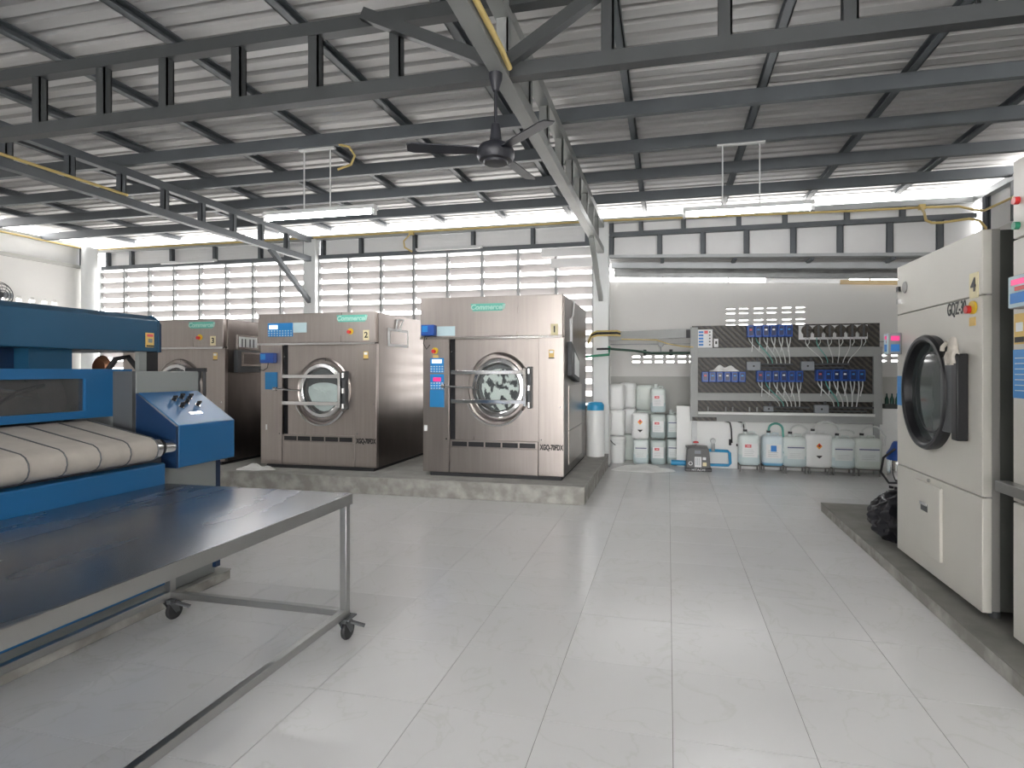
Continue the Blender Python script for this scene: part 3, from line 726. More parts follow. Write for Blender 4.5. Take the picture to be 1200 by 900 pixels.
# white drum with blue lid between washer and column
t = thing('plastic_drum', 'white drum with a blue lid between the right washer and column', 'drum', (-1.19, 9.42, .23))
M().lathe([(.0, .23), (.15, .23), (.155, .3), (.155, .95), (.14, 1.0), (.13, 1.0)], (-1.19, 9.42, 0), 24).build('drum_body', can_white, t, smooth=40)
M().lathe([(.135, 1.0), (.145, 1.0), (.145, 1.09), (.11, 1.13), (.0, 1.14)], (-1.19, 9.42, 0), 24).build('lid', blue_pipe, t, smooth=40)

# ------------------------------------------------------------ flatwork ironer
t = thing('flatwork_ironer', 'long blue flatwork ironer with canvas feed belts and chrome roller', 'ironer', (-4.1, 2.0, 0))
y0, y1 = 0.35, 3.73
Box(-5.2, -3.45, y0, y1, .08, .98).build('base_cabinet', grey_p, t, bev=.01)
Box(-3.45, -3.28, y0, 3.12, .22, 1.035).build('front_apron', blue_p, t, bev=.008)
Box(-3.5, -3.42, 3.70, 3.745, .13, .98).build('end_trim', blue_dk, t)
Box(-3.46, -3.38, 3.17, 3.66, .30, 1.02).build('end_leg', grey_p, t, bev=.006)
Box(-5.2, -3.632, 3.215, 3.757, .98, 1.65).build('gearbox_housing', grey_p, t, bev=.008)
Box(-3.80, -3.634, 3.19, 3.2145, 1.0, 1.65).build('gearbox_edge', grey_dk, t)
t.location = t.location
# sloped control desk
cd = M().prism([(-3.62, 1.50), (-3.28, 1.275), (-3.28, .985), (-3.62, .985)], 'y', 3.225, 3.735).build('control_desk', blue_p, t, bev=.006)
M().prism([(-3.62, 1.497), (-3.283, 1.272), (-3.283, .985), (-3.62, .985)], 'y', 3.205, 3.2245).build('desk_side', blue_dk, t)
sl_dir = Vector((.34, 0, -.225)).normalized(); nrm = Vector((.225, 0, .34)).normalized()
for k, (kx, yy, kz) in enumerate(((-3.518, 3.41, 1.432), (-3.535, 3.489, 1.444), (-3.53, 3.56, 1.44), (-3.445, 3.404, 1.384), (-3.45, 3.554, 1.387), (-3.484, 3.488, 1.41))):
    p = Vector((kx, yy, kz))
    kn = M().cyl(p, p+nrm*.012, .019, 12).build('knob_base', chrome, cd, smooth=40)
    M().cyl(p+nrm*.012, p+nrm*.04, .014, 12).beam(p+nrm*.04-Vector((0,.016,0)), p+nrm*.04+Vector((0,.016,0)), .01, .016).build('knob', black, cd)
p = Vector((-3.383, 3.47, 1.343))
M().beam(p+nrm*.002-Vector((0,.055,0)), p+nrm*.002+Vector((0,.055,0)), .03, .003, nrm).build('name_plate', chrome, cd)
# window panel above the belt
ax = -3.80
pn = M()
pn.box(ax-.06, ax, y0, 3.335, 1.60, 1.665).box(ax-.06, ax, y0, 3.335, 1.335, 1.385).box(ax-.06, ax, 3.0, 3.335, 1.385, 1.60)
pn.build('guard_panel', blue_p, t)
Box(ax-.03, ax-.022, y0, 3.0, 1.385, 1.60).build('guard_window', win_glass, t)
M().cyl((-4.35, y0, 1.42), (-4.35, 3.1, 1.42), .26, 32).build('heated_roll', stain, t, smooth=40)
Box(-5.1, -4.75, y0, 3.1, 1.0, 1.75).build('rear_casing', dark_void, t)
M().tube([(-3.86, 1.2, 1.40), (-3.86, 2.4, 1.56), (-3.86, 2.7, 1.50)], .02, 8).build('guide_pipe', chrome, t, smooth=50)
for yy in (1.2, 1.75, 2.3, 2.72):
    M().tube([(-3.84, yy-.3, 1.40), (-3.84, yy-.1, 1.52), (-3.84, yy+.05, 1.56)], .014, 7).build('guide_strap', rubber, t, smooth=50)
# feed belts: separate canvas bands over the front roller
belts = [0.35+0.19*k for k in range(15)]
for k in range(14):
    a = 3.055-0.192*(k+1); b = a+.186
    if a < y0-.2: break
    prof = [(-3.86, 1.315)]
    for i in range(9):
        q = PI*.42-PI*1.15*i/8; prof.append((-3.345+.078*math.cos(q), 1.135+.078*math.sin(q)))
    prof += [(-3.44, 1.06), (-3.86, 1.17)]
    prof = prof
    M().prism(prof, 'y', a, b).build('feed_belt', belt_m, t, smooth=40)
    M().tube([(-3.85, b+.003, 1.318)]+[(-3.345+.08*math.cos(PI*.42-PI*.9*i/6), b+.003, 1.135+.08*math.sin(PI*.42-PI*.9*i/6)) for i in range(7)], .004, 5).build('belt_seam', grey_dk, t)
M().cyl((-3.345, y0, 1.135), (-3.345, 3.055, 1.135), .066, 20).build('front_roller', grey_dk, t, smooth=40)
M().cyl((-3.345, 3.055, 1.135), (-3.345, 3.10, 1.135), .072, 20).cyl((-3.33, 3.13, 1.135), (-3.33, 3.204, 1.13), .050, 16).build('roller_end', chrome, t, smooth=40)
M().cyl((-3.345, 3.10, 1.135), (-3.345, 3.14, 1.135), .055, 16).build('roller_bearing', rubber, t, smooth=40)
Box(-3.80, -3.40, y0, 3.2, .98, 1.055).build('belt_bed', grey_dk, t)
# hood over the rolls
M().prism([(-5.3, 1.80), (-3.9, 1.80), (-3.9, 2.045), (-3.99, 2.085), (-5.2, 2.085), (-5.3, 2.045)], 'y', y0, 3.64).build('hood', blue_hood, t, bev=.006)
M().prism([(-5.3, 1.80), (-3.9, 1.80), (-3.9, 2.045), (-3.96, 2.085), (-5.2, 2.085), (-5.3, 2.045)], 'y', 3.64, 3.655).add([], []).build('hood_edge', blue_hood, t)
M().prism([(3.655, 1.80), (3.655, 2.07), (3.70, 2.02), (3.70, 1.80)], 'x', -5.2, -3.93).build('hood_end', blue_dk, t)
Box(-4.3, -3.98, 2.78, 3.05, 1.64, 1.80).build('hood_bracket', blue_hood, t)
Box(-4.9, -4.1, 2.55, 3.0, 1.62, 1.80).build('inner_casing', blue_dk, t)
Box(-3.96, -3.92, 3.50, 3.56, 1.62, 1.80).build('support_post', grey_p, t); Box(-3.97, -3.92, 3.56, 3.66, 1.6, 1.80).build('switch_box', black, t)
Box(-4.5, -4.3, y0, y0+.15, 1.6, 1.8).build('hood_bracket', blue_hood, t)
sk = Box(-3.898, -3.893, 3.53, 3.60, 1.835, 1.945).build('caution_sticker', sticker_y, t); Box(-3.893, -3.891, 3.55, 3.585, 1.87, 1.90).build('print', grey_p, sk); Box(-3.893, -3.891, 3.535, 3.598, 1.838, 1.85).build('print', ink, sk); Box(-3.893, -3.891, 3.54, 3.59, 1.915, 1.935).build('print', red_lab, sk)
M().tube([(-4.1, 3.36, 1.60), (-4.05, 3.42, 1.74), (-4.05, 3.52, 1.76), (-4.0, 3.60, 1.62)], .02, 8).build('drive_hose', rubber, t, smooth=50)
M().lathe([(.0, -.03), (.06, -.03), (.09, 0), (.06, .03), (0, .03)], (-4.15, 3.40, 1.68), 16, axis='y').build('pulley', mat('copper_pulley', (.36, .17, .09), .4, .5), t, smooth=40)
M().cyl((-3.72, 3.79, 1.16), (-3.72, 3.79, 1.66), .014, 8).beam((-3.78, 3.79, 1.66), (-3.60, 3.79, 1.66), .03, .03).cyl((-3.61, 3.79, 1.35), (-3.61, 3.79, 1.66), .012, 8).build('release_lever', rubber, t)
plinth('concrete_plinth', -5.5, -3.40, 0.1, 3.83, .08, 'thin concrete pad under the blue ironer')
# things lying on the ironer hood
t = thing('wall_fan', 'round wire wall fan on the left wall above the ironer', 'fan', (-12.22, 8.02, 3.08))
for rr, dx in ((.24, 0), (.20, .06), (.14, .09), (.08, .11)):
    M().tube([(-12.2+dx, 8.02+rr*math.cos(2*PI*i/28), 3.08+rr*math.sin(2*PI*i/28)) for i in range(29)], .008, 5).build('guard_ring', grey_dk, t)
for k in range(12):
    a = 2*PI*k/12; M().tube([(-12.2, 8.02+.24*math.cos(a), 3.08+.24*math.sin(a)), (-12.12, 8.02+.16*math.cos(a), 3.08+.16*math.sin(a)), (-12.08, 8.02, 3.08)], .004, 4).build('guard_wire', grey_dk, t)
M().cyl((-12.36, 8.02, 3.08), (-12.18, 8.02, 3.08), .07, 16).build('motor', grey_dk, t, smooth=40); Box(-12.4, -12.34, 7.95, 8.09, 2.95, 3.2).build('wall_bracket', grey_dk, t)
for k in range(3):
    a = 2*PI*k/3; M().beam((-12.15, 8.02+.05*math.cos(a), 3.08+.05*math.sin(a)), (-12.15, 8.02+.19*math.cos(a), 3.08+.19*math.sin(a)), .02, .10, (0, -math.sin(a), math.cos(a))).build('blade', jb_grey, t)

# ------------------------------------------------------------ steel folding table on casters
t = thing('work_table', 'stainless steel work table on casters in front of the ironer', 'table', (-2.6, 1.85, 0))
tx0, tx1, ty0, ty1 = -3.27, -1.895, .55, 3.12
Box(tx0, tx1, ty0, ty1, .865, .90).build('table_top', table_m, t, bev=.004)
e = M().box(tx0, tx1, ty0, ty0+.04, .835, .866).box(tx0, tx1, ty1-.04, ty1, .835, .866).box(tx0, tx0+.04, ty0, ty1, .835, .866).box(tx1-.045, tx1+.003, ty0, ty1+.002, .835, .897)
e.build('edge_frame', tube_steel, t)
lx = (tx0+.06, tx1-.03); ly = (ty0+.05, ty1-.03)
for x in lx:
    for yy in ly: Box(x-.022, x+.022, yy-.022, yy+.022, .155, .84).build('leg', tube_steel, t, bev=.003)
for x in lx: Box(x-.02, x+.02, ly[0], ly[1], .155, .20).build('side_rail', tube_steel, t, bev=.003)
for yy in ly: Box(lx[0], lx[1], yy-.02, yy+.02, .157, .198).build('cross_rail', tube_steel, t, bev=.003)
for x in lx:
    for yy in ly:
        c = empty('caster', (x, yy, 0), True); c.parent = t; c.location = (x+2.6, yy-1.85, 0)
        Box(x-.05, x+.05, yy-.05, yy+.05, .145, .155).build('caster_plate', grey_dk, c)
        M().cyl((x, yy, .115), (x, yy, .146), .024, 12).build('swivel', grey_dk, c, smooth=40)
        f = M()
        for sgn in (-1, 1): f.prism([(yy-.03, .125), (yy+.03, .125), (yy+.05, .05), (yy+.02, .05)], 'x', x+sgn*.026-.003, x+sgn*.026+.003)
        f.build('fork', grey_dk, c)
        M().lathe([(.0, -.019), (.04, -.019), (.058, -.012), (.062, 0), (.058, .012), (.04, .019), (0, .019)], (x, yy+.03, .062), 20, axis='x').build('wheel', rubber, c, smooth=30)
        M().beam((x+.03, yy+.02, .115), (x+.105, yy+.05, .085), .03, .012).build('brake_pedal', grey_dk, c)

# ------------------------------------------------------------ dryers
def dryer(y0, y1, zt, label, zs, near, num):
    X = 1.9; D = 1.65
    t = thing('tumble_dryer', label, 'dryer', (X, (y0+y1)/2, .105), group='cream tumble dryers')
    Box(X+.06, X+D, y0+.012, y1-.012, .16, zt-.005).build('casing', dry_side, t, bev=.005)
    Box(X+.02, X+.10, y0+.004, y1-.004, .16, zt).build('edge_trim', dry_edge, t, bev=.004)
    for x in (X+.1, X+D-.1):
        for yy in (y0+.07, y1-.07): M().cyl((x, yy, .105), (x, yy, .165), .03, 10).build('foot', grey_dk, t)
    z = [.15]+zs+[zt]
    for k in range(3): Box(X, X+.055, y0, y1, z[k]+(.004 if k else 0), z[k+1]-.004 if k < 2 else z[k+1]).build('front_panel', cream, t, bev=.006)
    cy = (y0+y1)/2+(.02 if not near else .07); cz = 1.495
    if near: cz = 1.55
    R = .42
    M().lathe([(.42, .0), (.425, -.05), (.412, -.07), (.39, -.072), (.375, -.06), (.37, -.004)], (X, cy, cz), 56, .90, 1, 'x').build('door_ring', black, t, smooth=35)
    M().lathe([(.371, .0), (.0, .0)], (X-.006, cy, cz), 48, .90, 1, 'x').build('door_glass', dark_glass, t, smooth=50)
    M().lathe([(.30, .002), (.29, -.003), (.285, .002)], (X-.008, cy, cz), 48, .90, 1, 'x').build('glass_seal', rubber, t, smooth=50)
    h = Box(X-.06, X, cy-.52, cy-.27, cz-.26, cz+.255).build('hinge_block', grey_dk, t, bev=.01)
    Box(X-.07, X, cy-.525, cy-.45, cz-.30, cz+.27).build('hinge_plate', black, h, bev=.008)
    # access panel with pull
    a = Box(X-.022, X, y0+.51, y0+.92, .29, .815).build('lint_door', cream, t, bev=.005)
    Box(X-.026, X-.021, y0+.70, y0+.81, .60, .66).build('pull_recess', grey_dk, a); Box(X-.034, X-.024, y0+.70, y0+.81, .645, .665).build('pull', chrome, a)
    M().cyl((X, y0+.72, zs[0]-.03), (X-.012, y0+.72, zs[0]-.03), .014, 10).build('lock', chrome, t)
    # display unit standing off the front
    d = Box(X-.10, X, y1-.10 if not near else y1-.34, y1+.0 if not near else y1-.155, (1.79 if not near else 1.985), (1.97 if not near else 2.16)).build('display_unit', dry_edge, t, bev=.006)
    dy0, dy1, dz0, dz1 = (y1-.095, y1-.005, 1.795, 1.965) if not near else (y1-.335, y1-.16, 1.99, 2.155)
    # screen faces the operator (towards -Y for the far unit, -X for the near one)
    if not near:
        Box(X-.095, X-.01, dy0-.009, dy0-.005, dz0, dz1).build('screen_face', jb_grey, d); Box(X-.085, X-.02, dy0-.012, dy0-.008, dz1-.06, dz1-.02).build('display', screen_pink, d); Box(X-.085, X-.02, dy0-.012, dy0-.008, dz0+.02, dz0+.08).build('key_field', lab_blue, d)
    fc = Box(X-.104, X-.10, dy0, dy1, dz0, dz1).build('screen_face', paper_bl, d)
    Box(X-.108, X-.103, dy0+.03, dy1-.03, dz1-.048, dz1-.018).build('display', screen_pink, d)
    Box(X-.107, X-.103, dy0+.03, dy1-.06, dz1-.08, dz1-.058).build('display', red_m, d)
    Box(X-.107, X-.103, dy0+.02, dy1-.02, dz0+.02, dz1-.09).build('key_field', lab_blue, d)
    # tag, lettering, emergency stop, blue strip
    if not near:
        g = Box(X-.006, X, y0+.04, y0+.14, 2.115, 2.275).build('number_tag', tag_cream, t); text('lettering', num, .12, (X-.008, y0+.09, 2.195), FNX, ink, g, 1.0, 0, .003)
        text('lettering', 'GQZ-30', .12, (X-.003, y0+.315, 2.07), FNX, ink, t, .60, 0, .002)
        M().cyl((X-.002, y0+.095, 2.055), (X-.016, y0+.095, 2.055), .042, 16).build('emergency_stop_plate', yellow_m, t, smooth=40)
        M().cyl((X-.015, y0+.115, 2.045), (X-.04, y0+.115, 2.045), .026, 14).build('emergency_stop_button', red_m, t, smooth=40)
        Box(X-.005, X, y0+.075, y0+.145, 1.94, 1.995).build('caution_sticker', sticker_y, t)
        Box(X-.004, X, y1-.19, y1-.01, 1.365, 1.61).build('blue_strip', panel_blue, t)
        M().lathe([(.0, -.008), (.045, -.008), (.05, 0)], (X, y1-.165, 2.34), 18, axis='x').build('badge', dry_edge, t, smooth=40)
        for zz, mm in ((2.34, black), (2.235, chrome)): Box(X-.02, X, y1-.075, y1-.03, zz-.02, zz+.02).build('switch', mm, t)
    else:
        k = Box(X-.005, X, y1-.12, y1-.02, 1.80, 1.97).build('caution_sticker', sticker_y, t); Box(X-.008, X-.004, y1-.10, y1-.04, 1.87, 1.92).build('print', paper, k); Box(X-.008, X-.004, y1-.11, y1-.03, 1.81, 1.84).build('print', ink, k)
        b = Box(X-.005, X, y1-.25, y1-.01, 1.50, 1.77).build('blue_strip', panel_blue, t)
        for q in range(7): Box(X-.007, X-.004, y1-.23, y1-.03, 1.54+.03*q, 1.545+.03*q).build('print', paper_bl, b)
        Box(X-.075, X, y0, y1+.03, .965, 1.025).build('shelf_ledge', tube_steel, t, bev=.004)
        text('lettering', 'GQZ-30', .12, (X-.003, y0+.35, 2.30), FNX, ink, t, .68, 0, .004)
        for zz, mm in ((2.60, red_m), (2.46, green_p)): M().cyl((X, y1-.05, zz), (X-.025, y1-.05, zz), .022, 12).build('pilot_lamp', mm, t, smooth=40)
    return t
dryer(4.015, 5.345, 2.53, 'cream tumble dryer with round black door and a knitted glove on its hinge', [.865, 2.125], False, '4')
dryer(2.33, 3.695, 2.83, 'taller cream tumble dryer with a grey shelf ledge nearest the camera', [.915, 2.39], True, '2')
# glove hung over the hinge
gl = (1.80, 4.15, 1.735)
t = thing('work_glove', 'grey knitted work glove draped over the dryer door hinge', 'glove', gl)
M().grid(lambda u, v: (1.80+.030*math.cos(u*2*PI)*(.5+.5*v), 4.155+.055*math.sin(u*2*PI)*(.75+.25*v), 1.865-.10*v+.008*math.sin(u*4*PI)), 18, 8).build('palm', glove_m, t, smooth=70)
for k in range(4): M().tube([(1.79, 4.115+.027*k, 1.775), (1.78, 4.115+.027*k, 1.745), (1.785, 4.112+.027*k, 1.70-.01*(k % 2))], .0135, 8).build('finger', glove_m, t, smooth=60)
M().tube([(1.79, 4.21, 1.84), (1.775, 4.235, 1.81), (1.775, 4.24, 1.785)], .014, 8).build('thumb', glove_m, t, smooth=60)

# black bin bag on the plinth
def bag(u, v):
    a = u*2*PI; b = (v-.5)*PI; n = 1+.09*math.sin(5*a+4*b)+.06*math.sin(11*a-7*b)+.05*math.sin(17*a+9*b)
    z = math.sin(b); r = math.cos(b)**.6 if math.cos(b) > 0 else 0
    return (2.10+.27*r*n*math.cos(a), 5.72+.27*r*n*math.sin(a), .107+max(0, .22*(z+1)*(1+.05*math.sin(7*a))-.012))
single('bin_bag', M().grid(bag, 48, 24), bag_m, (2.10, 5.72, .106), 'full black plastic bin bag on the plinth beside the dryer', 'bag', smooth=40)

# vacuum cleaner beyond the dryer
vx, vy = 3.17, 8.75
t = thing('vacuum_cleaner', 'steel drum wet vacuum with blue motor head behind the dryer', 'vacuum cleaner', (vx, vy, 0))
M().lathe([(.0, .06), (.17, .06), (.18, .1), (.18, .42), (.175, .43)], (vx, vy, 0), 28).build('tank', chrome, t, smooth=40)
M().lathe([(.185, .42), (.19, .44), (.19, .50), (.15, .56), (.12, .64), (.10, .67), (.0, .68)], (vx, vy, 0), 28).build('motor_head', pump_blue, t, smooth=40)
M().tube([(vx-.12, vy-.1, .58), (vx-.26, vy-.08, .45), (vx-.29, vy-.08, .25), (vx-.22, vy-.16, .12), (vx-.05, vy-.25, .14)], .016, 8).build('hose', rubber, t, smooth=60)
for k in range(4):
    a = PI/4+k*PI/2; M().cyl((vx+.14*math.cos(a), vy+.14*math.sin(a), .0), (vx+.14*math.cos(a), vy+.14*math.sin(a), .065), .03, 10).build('wheel', rubber, t)
M().tube([(vx+.05, vy, .67), (vx+.05, vy, .75), (vx+.12, vy, .75)], .012, 6).build('handle', rubber, t)

# ------------------------------------------------------------ jerrycans
def jerrycan(c, w, d, h, label, m=can_white, lab=None, group=None, cap=True, rot=0.0, hose=None, flat_top=False):
    t = thing('jerrycan', label, 'container', c, world=False, group=group, rotz=rot)
    n = 28; rc = .32
    def ring(s, z):
        out = []
        for i in range(n):
            a = 2*PI*(i+.5)/n; ca, sa = math.cos(a), math.sin(a); e = .42
            out.append((w/2*s*math.copysign(abs(ca)**e, ca), d/2*s*math.copysign(abs(sa)**e, sa), z))
        return out
    prof = [(.0, 0), (.86, 0), (.95, .02*h/.5), (1.0, .06*h/.5), (.985, h*.5), (1.0, h*.86), (.97, h*.93), (.86, h*.985), (.6, h), (0, h)]
    vs = [v for s_, z in prof for v in ring(max(s_, .001), z)]
    fs = [(j*n+i, j*n+(i+1)%n, (j+1)*n+(i+1)%n, (j+1)*n+i) for j in range(len(prof)-1) for i in range(n)]
    M().add(vs, fs).build('body', m, t, smooth=50)
    if not flat_top:
        M().cyl((-w*.16, 0, h-.01), (-w*.16, 0, h+.045), .038, 14, .030).build('neck', m, t, smooth=40)
        M().cyl((-w*.16, 0, h+.04), (-w*.16, 0, h+.075), .032, 14).build('cap', black if hose else m, t, smooth=40)
        g = M().tube([(w*.30, 0, h-.02), (w*.28, 0, h+.03), (w*.05, 0, h+.035), (w*.0, 0, h-.01)], .014, 8).build('grip', m, t, smooth=50)
    y = -d/2-.002
    if lab:
        if lab == 'flame':
            q = M().prism([(0, h*.55), (.045, h*.55+.05), (0, h*.55+.10), (-.045, h*.55+.05)], 'y', y-.004, y+.004).build('hazard_diamond', orange_m, t)
            M().prism([(-.035, h*.55+.055), (.035, h*.55+.055), (0, h*.55+.095)], 'y', y-.006, y-.003).build('print', red_m, q)
            M().prism([(-.016, h*.55+.04), (.016, h*.55+.04), (.006, h*.55+.075), (-.004, h*.55+.06)], 'y', y-.007, y-.004).build('print', ink, q)
            q = M().prism([(-.045, h*.36), (.045, h*.36), (.03, h*.36-.02), (0, h*.36-.045), (-.03, h*.36-.02)], 'y', y-.004, y+.004).build('hazard_print', ink, t)
        else:
            p = Box(-w*.34, w*.36, y-.002, y+.006, h*.26, h*.72).build('paper_label', paper if lab != 'navy' else mat('clear_label', (.70, .74, .73), .5), t)
            if lab == 'red': Box(-w*.22, w*.08, y-.005, y-.001, h*.58, h*.68).build('print', red_lab, p); Box(-w*.12, w*.02, y-.007, y-.004, h*.62, h*.64).build('print', paper, p)
            if lab == 'blue': Box(-w*.12, w*.14, y-.005, y-.001, h*.48, h*.68).build('print', lab_blue, p)
            if lab == 'navy': Box(-w*.34, w*.36, y-.005, y-.001, h*.63, h*.665).build('print', lab_navy, p)
            for k in range(4 if lab != 'navy' else 3): Box(-w*.25, w*(.22-.05*(k % 2)), y-.0035, y-.0015, h*(.32+.06*k), h*(.332+.06*k)).build('text_line', mat('label_grey_print', (.5, .52, .52), .6), p)
    if hose:
        pts, hm, hr = hose
        M().tube([(p[0], p[1], p[2]) for p in pts], hr, 8).build('hose', hm, t, smooth=60)
    return t
def arc(x, z0, dx, dz, ztop, n=9):
    """siphon hose: up out of the cap, over, and away"""
    return [(x, 0, z0)]+[(x+dx*.5-dx*.5*math.cos(PI*i/n), 0.02*i/n, ztop-.0+dz*math.sin(PI*i/n)) for i in range(n+1)]
stand_steel = mat('stand_dull_steel', (0.16, 0.155, 0.15), 0.5, var=0.1)
FG = 'jerrycans feeding the dosing pumps'
front = [(1.30, .31, .47, can_clear, 'red', 'clear jerrycan with a red and white label on the first low steel stand', (arc(-.05, .53, -.05, .09, .60), hose_m, .015)),
         (1.665, .31, .46, can_blue, 'blue', 'clear jerrycan with a blue square label and blue liquid', (arc(-.05, .53, .22, .1, .58)+[(.17, -.03, .4), (.16, -.08, .2)], hose_t, .018)),
         (2.0, .34, .45, can_clear, 'navy', 'clear jerrycan third on the stands with a dark blue label stripe', (arc(-.05, .52, .26, .09, .56), hose_m, .015)),
         (2.35, .385, .50, can_white, 'flame', 'opaque white jerrycan with an orange flame sign on a stand under the pump board', (arc(-.06, .56, .38, .12, .60)+[(.33, -.02, .5)], hose_m, .016)),
         (2.705, .34, .44, can_clear, 'navy', 'clear jerrycan fifth on the stands with a black label stripe and low liquid', (arc(-.05, .50, .25, .06, .54), hose_m, .015)),
         (3.07, .385, .45, can_pale, 'navy', 'pale jerrycan last on the stands beside the blue vacuum cleaner', (arc(-.06, .51, .30, .10, .56)+[(.28, 0, .5), (.26, 0, .36)], hose_m, .016))]
ords = ['first', 'second', 'third', 'fourth', 'fifth', 'sixth']
for k, (x, w_, h_, m_, lab, lb, hs) in enumerate(front):
    s_ = thing('can_stand', ords[k]+' low steel stand from the left under the dosing jerrycans', 'stand', (x, 9.88, 0), group='low steel stands')
    Box(x-.16, x+.17, 9.74, 10.02, .095, .11).build('top_frame', stand_steel, s_)
    for xx in (x-.145, x+.155):
        for yy in (9.755, 10.005): Box(xx-.012, xx+.012, yy-.012, yy+.012, 0, .095).build('leg', stand_steel, s_)
    jerrycan((x, 9.88, .111), w_*1.07, .27, h_*1.06, lb, m_, lab, FG, hose=hs)
PG = 'containers piled by the column'
jerrycan((-.905, 10.30, .962), .285, .30, .46, 'white blank container upside down on top of the pile beside the column', can_white, None, PG, flat_top=True)
jerrycan((-.905, 10.30, .495), .29, .30, .46, 'white blank container in the middle of the column pile above the bucket', can_white, None, PG, flat_top=True)
jerrycan((-.735, 10.70, .965), .30, .28, .47, 'white container half hidden behind the topmost one by the column', can_white, None, PG, flat_top=True)
jerrycan((-.735, 10.70, .49), .30, .28, .47, 'white container half hidden behind the middle one by the column', can_white, None, PG, flat_top=True)
jerrycan((-.735, 10.70, .0), .30, .28, .48, 'white container on the floor behind the lidded bucket', can_pale, None, PG, flat_top=True)
jerrycan((-.42, 10.75, .0), .34, .28, .46, 'pale container on the floor behind the stripe labelled one', can_pale, None, PG, flat_top=True)
jerrycan((-.42, 10.75, .465), .34, .28, .46, 'pale container hidden behind the flame sign container', can_pale, None, PG, flat_top=True)
jerrycan((-.42, 10.75, .93), .34, .28, .46, 'pale green blank container at the top behind the flame sign container', can_pale, None, PG, flat_top=True)
jerrycan((-.485, 10.26, .448), .31, .28, .46, 'white container with an orange flame sign stacked by the column', can_white, 'flame', PG, flat_top=True)
jerrycan((-.475, 10.28, .0), .28, .28, .44, 'clear container with dark label stripe under the flame sign one', can_clear, 'navy', PG)
for k, (z, lb) in enumerate(((.0, 'lowest of three red labelled containers in the stack'), (.46, 'middle of three red labelled containers in the stack'), (.92, 'topmost of three red labelled containers in the stack'))):
    jerrycan((-.175, 10.32, z), .27, .28, .425, lb, [can_grey, can_grey, can_clear][k], 'red', PG, flat_top=(k < 2))
jerrycan((.085, 10.42, .0), .23, .26, .44, 'grey stripe labelled container on the floor behind the low wall end', can_grey, 'navy', PG, flat_top=True)
jerrycan((.085, 10.42, .46), .23, .26, .42, 'grey stripe labelled container stacked behind the low wall end', can_grey, 'navy', PG)
t = thing('lidded_bucket', 'round white bucket with ribbed lid at the foot of the column', 'bucket', (-.90, 10.28, 0))
M().lathe([(.0, 0), (.125, 0), (.135, .02), (.148, .36), (.15, .38)], (-.90, 10.28, 0), 28).build('body', can_white, t, smooth=40)
M().lathe([(.15, .36), (.158, .37), (.158, .41), (.15, .415), (.15, .43), (.156, .435), (.15, .47), (.13, .485), (.0, .49)], (-.90, 10.28, 0), 28).build('lid', can_white, t, smooth=30)
M().tube([(-1.04, 10.16, .50), (-1.02, 10.12, .43), (-.97, 10.10, .37), (-.92, 10.115, .33)], .008, 6).build('handle', black, t)

# ------------------------------------------------------------ dosing board
rack_grey = mat('rack_grey_paint', (0.34, 0.35, 0.34), 0.5, var=0.05)
t = thing('pump_board', 'grey steel rack with dark tread plate carrying rows of blue dosing pumps', 'rack', (1.85, 10.0, 0))
bx0, bx1, by = .37, 3.33, 9.96
def rail(name, x0, x1, z0, z1, y0=by, y1=by+.06): return Box(x0, x1, y0, y1, z0, z1).build(name, galv_beam, t, bev=.003)
board_grey = galv_beam
for (x0, x1) in ((bx0, .495), (3.205, bx1)): Box(x0, x1, by, by+.06, .80, 2.40 if x0 < 1 else 2.04).build('post', rack_grey, t, bev=.003)
for z0, z1 in ((1.886, 2.045), (1.154, 1.284), (.80, .925)): Box(.495, 3.205, by-.002, by+.055, z0, z1).build('rail', rack_grey, t, bev=.003)
Box(.40, 3.31, by+.058, by+.075, .93, 2.425).build('tread_plate', tread_m, t)
Box(.495, 3.205, by-.06, by+.055, .925, .965).build('tray', low_white, t)
for x in (.435, 3.25): Box(x-.04, x+.04, by+.0, by+.05, 0, .80).build('leg', steel_light, t)
Box(.40, .80, by-.01, by-.003, .805, .87).build('bracket', tread_m, t)
cp = Box(.495, .735, by+.025, by+.058, 2.05, 2.36).build('switch_panel', paper, t)
for k in range(5): Box(.51, .585, by+.02, by+.025, 2.085+.054*k, 2.115+.054*k).build('label_strip', lab_blue, cp); M().cyl((.69, by+.025, 2.10+.054*k), (.69, by+.012, 2.10+.054*k), .013, 8).build('button', ink, cp)
Box(.60, .66, by+.02, by+.025, 2.29, 2.34).build('print', red_lab, cp)
so = Box(.76, .83, by+.03, by+.058, 2.06, 2.20).build('socket', paper, t); Box(.78, .81, by+.025, by+.03, 2.11, 2.16).build('socket_hole', ink, so)
# junction boxes, manifolds, plugs
for x0, x1, z0, z1, xm in ((1.28, 1.50, 1.66, 1.81, 2.0), (2.12, 2.325, 1.66, 1.81, 2.85), (2.325, 2.54, .965, 1.10, 3.2), (1.55, 1.70, .98, 1.07, 2.25)):
    jb = Box(x0, x1, by-.03, by+.055, z0, z1).build('junction_box', jb_grey, t, bev=.01)
    M().cyl(((x0+x1)/2, by-.031, (z0+z1)/2), ((x0+x1)/2, by-.036, (z0+z1)/2), .016, 8).build('box_screw', ink, jb)
    zc = (z0+z1)/2+.03
    mf = M().cyl((x1, by-.01, zc), (xm, by-.01, zc), .017, 10).cyl((x1, by-.01, zc-.055), (xm-.1, by-.01, zc-.055), .013, 8).cyl((x1-.05, by, z1), (x1-.05, by, z1+.06), .02, 8).build('manifold', grey_dk, t, smooth=40)
pj = M()
for x in (.66, .95, 1.06, 1.33, 1.45): pj.cyl((x, by+.03, .97), (x, by+.03, 1.05), .014, 8)
pj.build('pipe_stub', steel_light, t)
